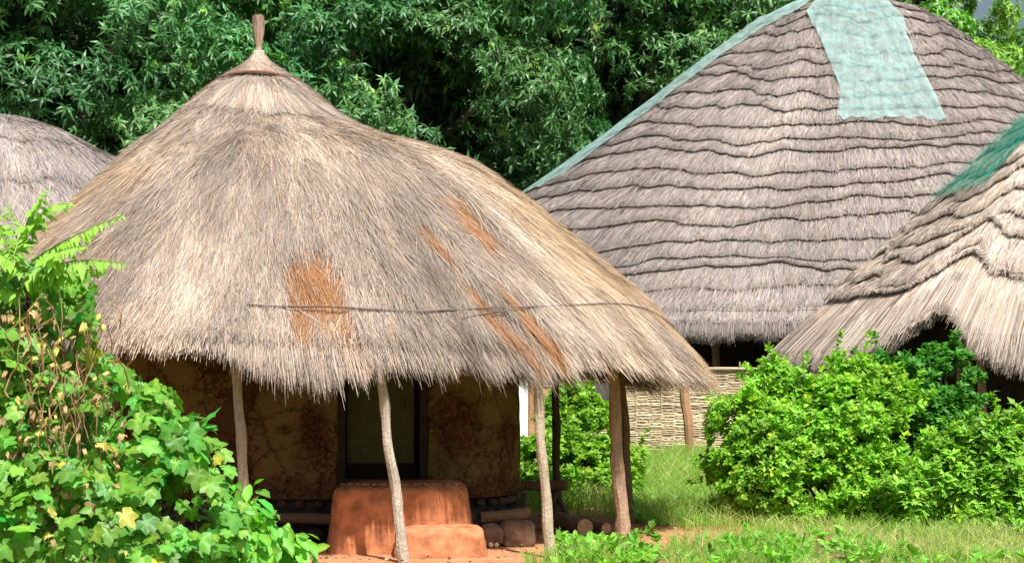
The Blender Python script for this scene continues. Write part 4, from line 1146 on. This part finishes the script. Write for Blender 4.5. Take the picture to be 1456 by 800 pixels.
def dry_tendrils():
    rng = np.random.default_rng(95)
    t = thing("withered_creeper", (-2.9, 12.0, 0), "tangle of withered brown creeper stems and shrivelled leaves over the thicket at left", "plant")
    for k in range(26):
        x = rng.uniform(-10, 165); y0 = rng.uniform(400, 620); ln = rng.uniform(70, 240); Y = 12.0 - rng.uniform(0, .25) + max(0, (x - 60)) * .002
        a = P(x, y0, Y); b = P(x + rng.uniform(-50, 50), min(y0 + ln, 830), Y + rng.uniform(-.1, .15))
        pts = crooked(a, b, 16, .10, 300 + k)
        mb = MB(); tube(mb, pts, rng.uniform(.002, .0055), 5, np.array((.36, .24, .12)) * rng.uniform(.5, 1.5), .2, k); mb.build("stem", M_DRY, t)
    n = 130; pos = np.array([P(rng.choice([10, 35, 70, 150, 60]) + rng.normal(0, 22), rng.uniform(430, 800), 12.0 + rng.uniform(-.2, .05)) for _ in range(n)])
    v = LOBED[0] * np.array([.42, 1, 1]); v[:, 2] += .25 * np.sin(v[:, 1] * 7) + .4 * np.abs(v[:, 0])
    mb = MB(); c = np.array([.46, .33, .17])[None] * rng.uniform(.45, 1.5, (n, 1)); c[rng.random(n) < .25] = (.62, .55, .16)
    inst(mb, v, LOBED[1], pos, nrm(np.array([0, 0, -1.0]) + .45 * rng.standard_normal((n, 3))), nrm(np.array([.1, -1, .3]) + .5 * rng.standard_normal((n, 3))), .085 * rng.uniform(.5, 1.3, n), c)
    mb.build("shrivelled_leaves", M_DRY, t, smooth=True)
dry_tendrils()

def sapling():
    rng = np.random.default_rng(90)
    t = thing("sapling", (-3.3, 12.2, 0), "sapling with feathery fern-like fronds rising out of the thicket at left", "plant")
    stem = np.array([P(55, 960, 12.2), P(52, 700, 12.2), P(40, 470, 12.2), P(38, 400, 12.2)]); stem[0, 2] = -.05
    q = np.linspace(0, 3, 20); st = np.stack([np.interp(q, range(4), stem[:, c]) for c in range(3)], -1)
    mb = MB(); tube(mb, st, np.linspace(.02, .01, 20), 7, (.24, .13, .07), .1, 4); mb.build("stem", M_BARK, t)
    fr = [((45, 372), (95, 335), (175, 306), .10), ((38, 395), (95, 358), (178, 375), .11), ((30, 355), (45, 310), (62, 272), .095), ((40, 330), (65, 285), (100, 290), .08),
          ((30, 400), (80, 378), (150, 385), .10), ((20, 380), (5, 330), (-20, 285), .10), ((35, 390), (0, 350), (-50, 350), .10), ((30, 420), (-10, 400), (-70, 410), .10),
          ((30, 410), (60, 380), (110, 400), .09), ((25, 390), (20, 340), (12, 290), .09), ((40, 400), (70, 350), (120, 350), .085)]
    for k, (a, b, c, ll) in enumerate(fr):
        Y = 12.2; dy = rng.uniform(-.35, .2)
        p0, p1, p2 = P(*a, Y), P(*b, Y + dy * .5), P(*c, Y + dy)
        q = np.linspace(0, 1, 15)[:, None]
        ra = (1 - q) ** 2 * p0 + 2 * q * (1 - q) * p1 + q ** 2 * p2
        mb = MB(); tube(mb, ra, np.linspace(.007, .003, 15), 5, (.25, .38, .08), .05, k)
        q = np.linspace(.10, 1, 19)[:, None]
        base_ = (1 - q) ** 2 * p0 + 2 * q * (1 - q) * p1 + q ** 2 * p2
        tan = nrm(2 * (1 - q) * (p1 - p0) + 2 * q * (p2 - p1))
        side = nrm(np.cross(tan, np.array([0, -.35, 1.0])))
        for sg in (-1, 1):
            d = nrm(side * sg * .75 + tan * .35 + np.array([0, -.1, -.65]) + .2 * rng.standard_normal(tan.shape))
            nn = np.array([.2, -.5, .8]) + .25 * rng.standard_normal(tan.shape)
            L = ll * 1.35 * np.sin(np.clip(.25 + q[:, 0] * .75, 0, 1) * pi * .88 + .1) * rng.uniform(.6, 1.15, 19) * (rng.random(19) > .06) + .015
            V = MANGO[0] * np.array([1.5, 1, 1])
            cc = np.array([.27, .50, .07])[None] * rng.uniform(.8, 1.2, (19, 1))
            inst(mb, V, MANGO[1], base_, d, nn, L, cc)
        mb.build("frond", M_LEAF, t, smooth=False)
    mb = MB()
    for k in range(9): lump(mb, P(36, 432, 12.15) + rng.uniform(-.035, .035, 3), (.016,) * 3, (.02, .012, .012), seed=k, nu=8, nv=6)
    mb.build("seed_cluster", M_DRY, t, smooth=True)
sapling()

# ------------------------------------------------------------------ grass and weeds
def blades(rng, x, y, h, w, col, lean=.35):
    n = len(x); z = gz(x, y) - .01
    a = rng.uniform(0, 2 * pi, n); ln = lean * rng.random(n) * h
    o = np.stack([np.cos(a) * ln, np.sin(a) * ln, np.zeros(n)], -1)
    p0 = np.stack([x, y, z], -1); p1 = p0 + o * .3 + np.stack([0 * h, 0 * h, h * .6], -1); p2 = p0 + o + np.stack([0 * h, 0 * h, h * rng.uniform(.8, 1, n)], -1)
    b = rng.uniform(0, 2 * pi, n); nn = np.stack([np.cos(b), np.sin(b) - .6, 0 * b + .3], -1)
    return p0, p1, p2, nrm(nn), np.broadcast_to(w, (n,)), col

def grass():
    rng = np.random.default_rng(101)
    n = 300000
    y = rng.uniform(15.3, 31.5, n) ; x = rng.uniform(-9, 9.5, n)
    px = 728 + x * F / y
    d = fbm(x * .8, y * .8, 66, 3); py = HOR + CAMZ * F / y
    yard = np.hypot((x + 2.0) / 3.7, (y - 18.9) / 3.2) < 1.0 + .25 * (d - .5)
    path = (np.abs(px - (1165 + (py - 770) * 1.0)) < 18) & (py > 765)
    bare = (np.hypot((px - 1000) / 75, (py - 765) / 16) + (d - .5) * 1.6 < .9) | (fbm(x * 2.1, y * 2.1, 97, 3) > .66)
    keep = ~yard & ~path & ~(bare & (rng.random(n) < .9)) & (d > .22) & ~((y < 18.2) & (x > 0) & (x < 2.0) & (d < .62) & (px < 950)) & ~((y<17.3)&(x<.1)&(x>-3)) & ~((px > 500) & (px < 925 + 60 * (d - .5)) & (y > 16.9) & (y < 19.5))
    x, y, px, py, d = x[keep], y[keep], px[keep], py[keep], d[keep]; n = len(x)
    h = (.10 + .16 * fbm(x * 1.5, y * 1.5, 67, 2)) * rng.uniform(.5, 1.3, n)
    far = (px < 1090) & (y > 19.6); h = np.where(far, h * 1.7, h)
    front = (px > 1120) & (y < 18.8); h = np.where(front, h * .85, h)
    g1 = np.array([.26, .46, .08]); g2 = np.array([.42, .54, .16]); g3 = np.array([.70, .60, .36])
    q = np.clip((fbm(x * 2.2, y * 2.2, 68, 2) - .42) * 3 + np.where(front, .45, 0), 0, 1)[:, None]
    c = g1 * (1 - q) + g2 * q
    dr = rng.random(n) < np.where(front, .15, .05); c[dr] = g3
    c = c * rng.uniform(.65, 1.3, (n, 1))
    mb = MB(); ribbons(mb, *blades(rng, x, y, h, .0055, c, .9))
    tag(mb.build("grass", M_GRASS), "green and dry yellowish grass growing between the huts and along the foreground", "grass", kind="stuff")
    # soft leafy weeds low on the ground
    n = 3300
    y = rng.uniform(15.5, 24, n); x = rng.uniform(-.3, 6.2, n); px = 728 + x * F / y; py = HOR + CAMZ * F / y
    d = fbm(x * 1.3, y * 1.3, 70, 2)
    a = (py > 772) & (px > 790) & (px < 1150) & (d > .36)
    b = (y > 19.6) & (px > 880) & (px < 1040) & (d > .40)
    c_ = (py > 740) & (px > 1150) & (d > .62)
    k = (a & (np.hypot((px - 1000) / 60, (py - 766) / 12) > 1)) | b | c_
    x, y = x[k], y[k]; n = len(x)
    z = gz(x, y) + rng.uniform(.03, .17, n) * (.4 + fbm(x * 2.5, y * 2.5, 72, 2))
    cc = np.array([.19, .43, .06])[None] * rng.uniform(.7, 1.3, (n, 1))
    mb = MB(); whorls(mb, rng, np.stack([x, y, z], -1), np.tile([0, -.15, 1.0], (n, 1)) + .3 * rng.standard_normal((n, 3)), 7, .085, cc, OVAL, droop=.15, spread=(.5, 1.4))
    tag(mb.build("weeds", M_LEAF), "low bright leafy weeds covering the soil in front of the posts", "weeds", kind="stuff")
grass()

def litter():
    rng = np.random.default_rng(120); n = 2600
    y = rng.uniform(15.6, 21.5, n); x = rng.uniform(-2.2, 6.0, n)
    z = gz(x, y) + .006 + .03 * (rng.random(n) < .3)
    c = np.array([.34, .22, .12])[None] * rng.uniform(.4, 1.8, (n, 1))
    mb = MB(); a = rng.uniform(0, 2 * pi, n)
    inst(mb, OVAL[0], OVAL[1], np.stack([x, y, z], -1), np.stack([np.cos(a), np.sin(a), .15 * rng.standard_normal(n)], -1), nrm(np.array([0, 0, 1.0]) + .5 * rng.standard_normal((n, 3))), rng.uniform(.015, .06, n), c)
    tag(mb.build("leaf_litter", M_DRY), "dead leaves and bits of straw scattered on the soil and grass", "litter", kind="stuff")
litter()

# ------------------------------------------------------------------ small things in the yard
def log(p0, p1, r, label, seed, col=(.30, .20, .13)):
    p0, p1 = np.array(p0, float), np.array(p1, float)
    t = thing("log", (p0 + p1) / 2 * np.array([1, 1, 0]), label, "log")
    mb = MB(); n = 12
    tube(mb, crooked(p0, p1, n, .02, seed), r * (1 + .12 * (vn(np.arange(n) * .8, .3, seed) - .5)), 16, col, .14, seed, capped=False); mb.build("bark", M_BARK, t)
    for p, s in ((p0, -1), (p1, 1)):
        mb = MB(); d = nrm(p1 - p0); tube(mb, [p - d * .01 * s, p + d * .004 * s], [r * .96, r * .94], 16, (.48, .32, .20), .08, seed)
        mb.build("cut_end", M_WOOD, t)
log(P(796, 745, 19.3) * np.array([1, 1, 0]) + [0, 0, .09], P(832, 758, 18.55) * np.array([1, 1, 0]) + [0, 0, .09], .085, "thick short log lying on the soil behind the third post", 3)
log(P(822, 742, 19.6) * np.array([1, 1, 0]) + [0, 0, .06], P(862, 757, 18.8) * np.array([1, 1, 0]) + [0, 0, .055], .055, "thinner log lying right beside the thick short one", 6)

def bench():
    t = thing("log_bench", (.42, 20.4, 0), "rough low wooden bench in the shade beside the hut's right wall", "bench")
    mb = MB(); tube(mb, crooked(P(735, 690, 20.4), P(806, 689, 20.3), 10, .02, 3), .055, 10, (.26, .15, .09), .15, 3); mb.build("seat", M_WOOD, t)
    for k, px in enumerate((745, 790)):
        b = P(px, 700, 20.4); b0 = b.copy(); b0[2] = -.05
        mb = MB(); tube(mb, crooked(b0, b, 8, .02, k), .035, 8, (.2, .13, .09), .15, k); mb.build("leg", M_WOOD, t)
bench()
mb = MB(); a, b = P(778, 680, 20.9), P(812, 745, 19.9); b[2] = .02
tube(mb, crooked(a, b, 10, .03, 8), .03, 8, (.2, .13, .09), .15, 2)
tag(mb.build("leaning_stick", M_WOOD), "dark stick leaning from the low bench down to the soil", "stick")

for k, (px, py, Y, r, lab) in enumerate(((735, 758, 17.7, (.17, .12, .14), "largest dark boulder by the hut's right corner"), (697, 760, 17.62, (.12, .09, .12), "smaller dark boulder between the clay step and the larger boulder"))):
    c = P(px, py, Y); c[2] = r[2] * .7
    mb = MB(); lump(mb, c, r, (.20, .12, .085), seed=60 + k, amp=.2, e=3, nu=36, nv=24)
    tag(mb.build("boulder", M_STONE, smooth=True), lab, "boulder")
for k, (px, lab) in enumerate(((698, "left one of two small cream pebbles beside the clay step"), (706, "right one of two small cream pebbles beside the clay step"))):
    c = P(px, 777, 17.5); c[2] = .022
    mb = MB(); lump(mb, c, (.022, .022, .026), (.75, .62, .42), seed=70 + k, amp=.08, nu=16, nv=10)
    tag(mb.build("pebble", M_STONE, smooth=True), lab, "pebble")

def cloth():
    t = thing("drying_rack", P(845, 500, 26.5) * np.array([1, 1, 0]), "rough pole rack between the near hut and the largest house", "rack")
    for k, px in enumerate((770, 874)):
        b = P(px, 0, 26.5); b[2] = -.1; e = P(px, 535, 26.5)
        mb = MB(); tube(mb, crooked(b, e, 8, .03, k), .03, 8, (.2, .13, .09), .1, k); mb.build("post", M_WOOD, t)
    for k, (y, r) in enumerate(((540, .022), (549, .018), (532, .02))):
        mb = MB(); tube(mb, crooked(P(760, y, 26.5 + .03 * k), P(884, y + 2, 26.5 + .03 * k), 10, .02, k), r, 7, (.34, .22, .14), .15, k); mb.build("rail", M_WOOD, t)
    n, m = 40, 30
    for (x0, x1, y0, y1, col, lab, s) in ((836, 866, 543, 612, (.10, .09, .085), "dark grey cloth hanging from the pole rack", 1), (826, 842, 543, 585, (.018, .018, .02), "small black cloth hanging beside the grey one on the rack", 5)):
        U, V = np.meshgrid(np.linspace(0, 1, n), np.linspace(-.12, 1, m))
        p = P(0, 0, 26.5)
        X = (x0 + (x1 - x0) * U - 728) * 26.5 / F + .02 * V * np.sin(U * 9)
        Zt = CAMZ + (HOR - y0) * 26.5 / F + .03; H = (y1 - y0) * 26.5 / F
        Z = Zt - np.abs(V) * H * (1 + .06 * np.sin(U * 5 + s))
        Y = 26.5 - .035 * np.sign(V) * np.clip(np.abs(V) * 6, 0, 1) + .02 * np.sin(U * 16 + s) * np.clip(V, 0, 1)
        i = np.arange(m - 1)[:, None] * n + np.arange(n - 1)[None]
        mb = MB(); mb.add(np.stack([X, Y, Z], -1).reshape(-1, 3), np.stack([i, i + 1, i + n + 1, i + n], -1).reshape(-1, 4), col)
        tag(mb.build("cloth", M_CLOTH, smooth=True), lab, "cloth")
cloth()

def white_wall():
    mb = MB(); box(mb, -.85, .235, 27.9, 28.1, -.1, 1.62, (.80, .80, .78)); 
    o = mb.build("whitewashed_wall", M_WHITE)
    bv = o.modifiers.new("bevel", 'BEVEL'); bv.width = .02; bv.segments = 2
    tag(o, "bright whitewashed wall glimpsed between the near hut and its third post", "wall")
white_wall()
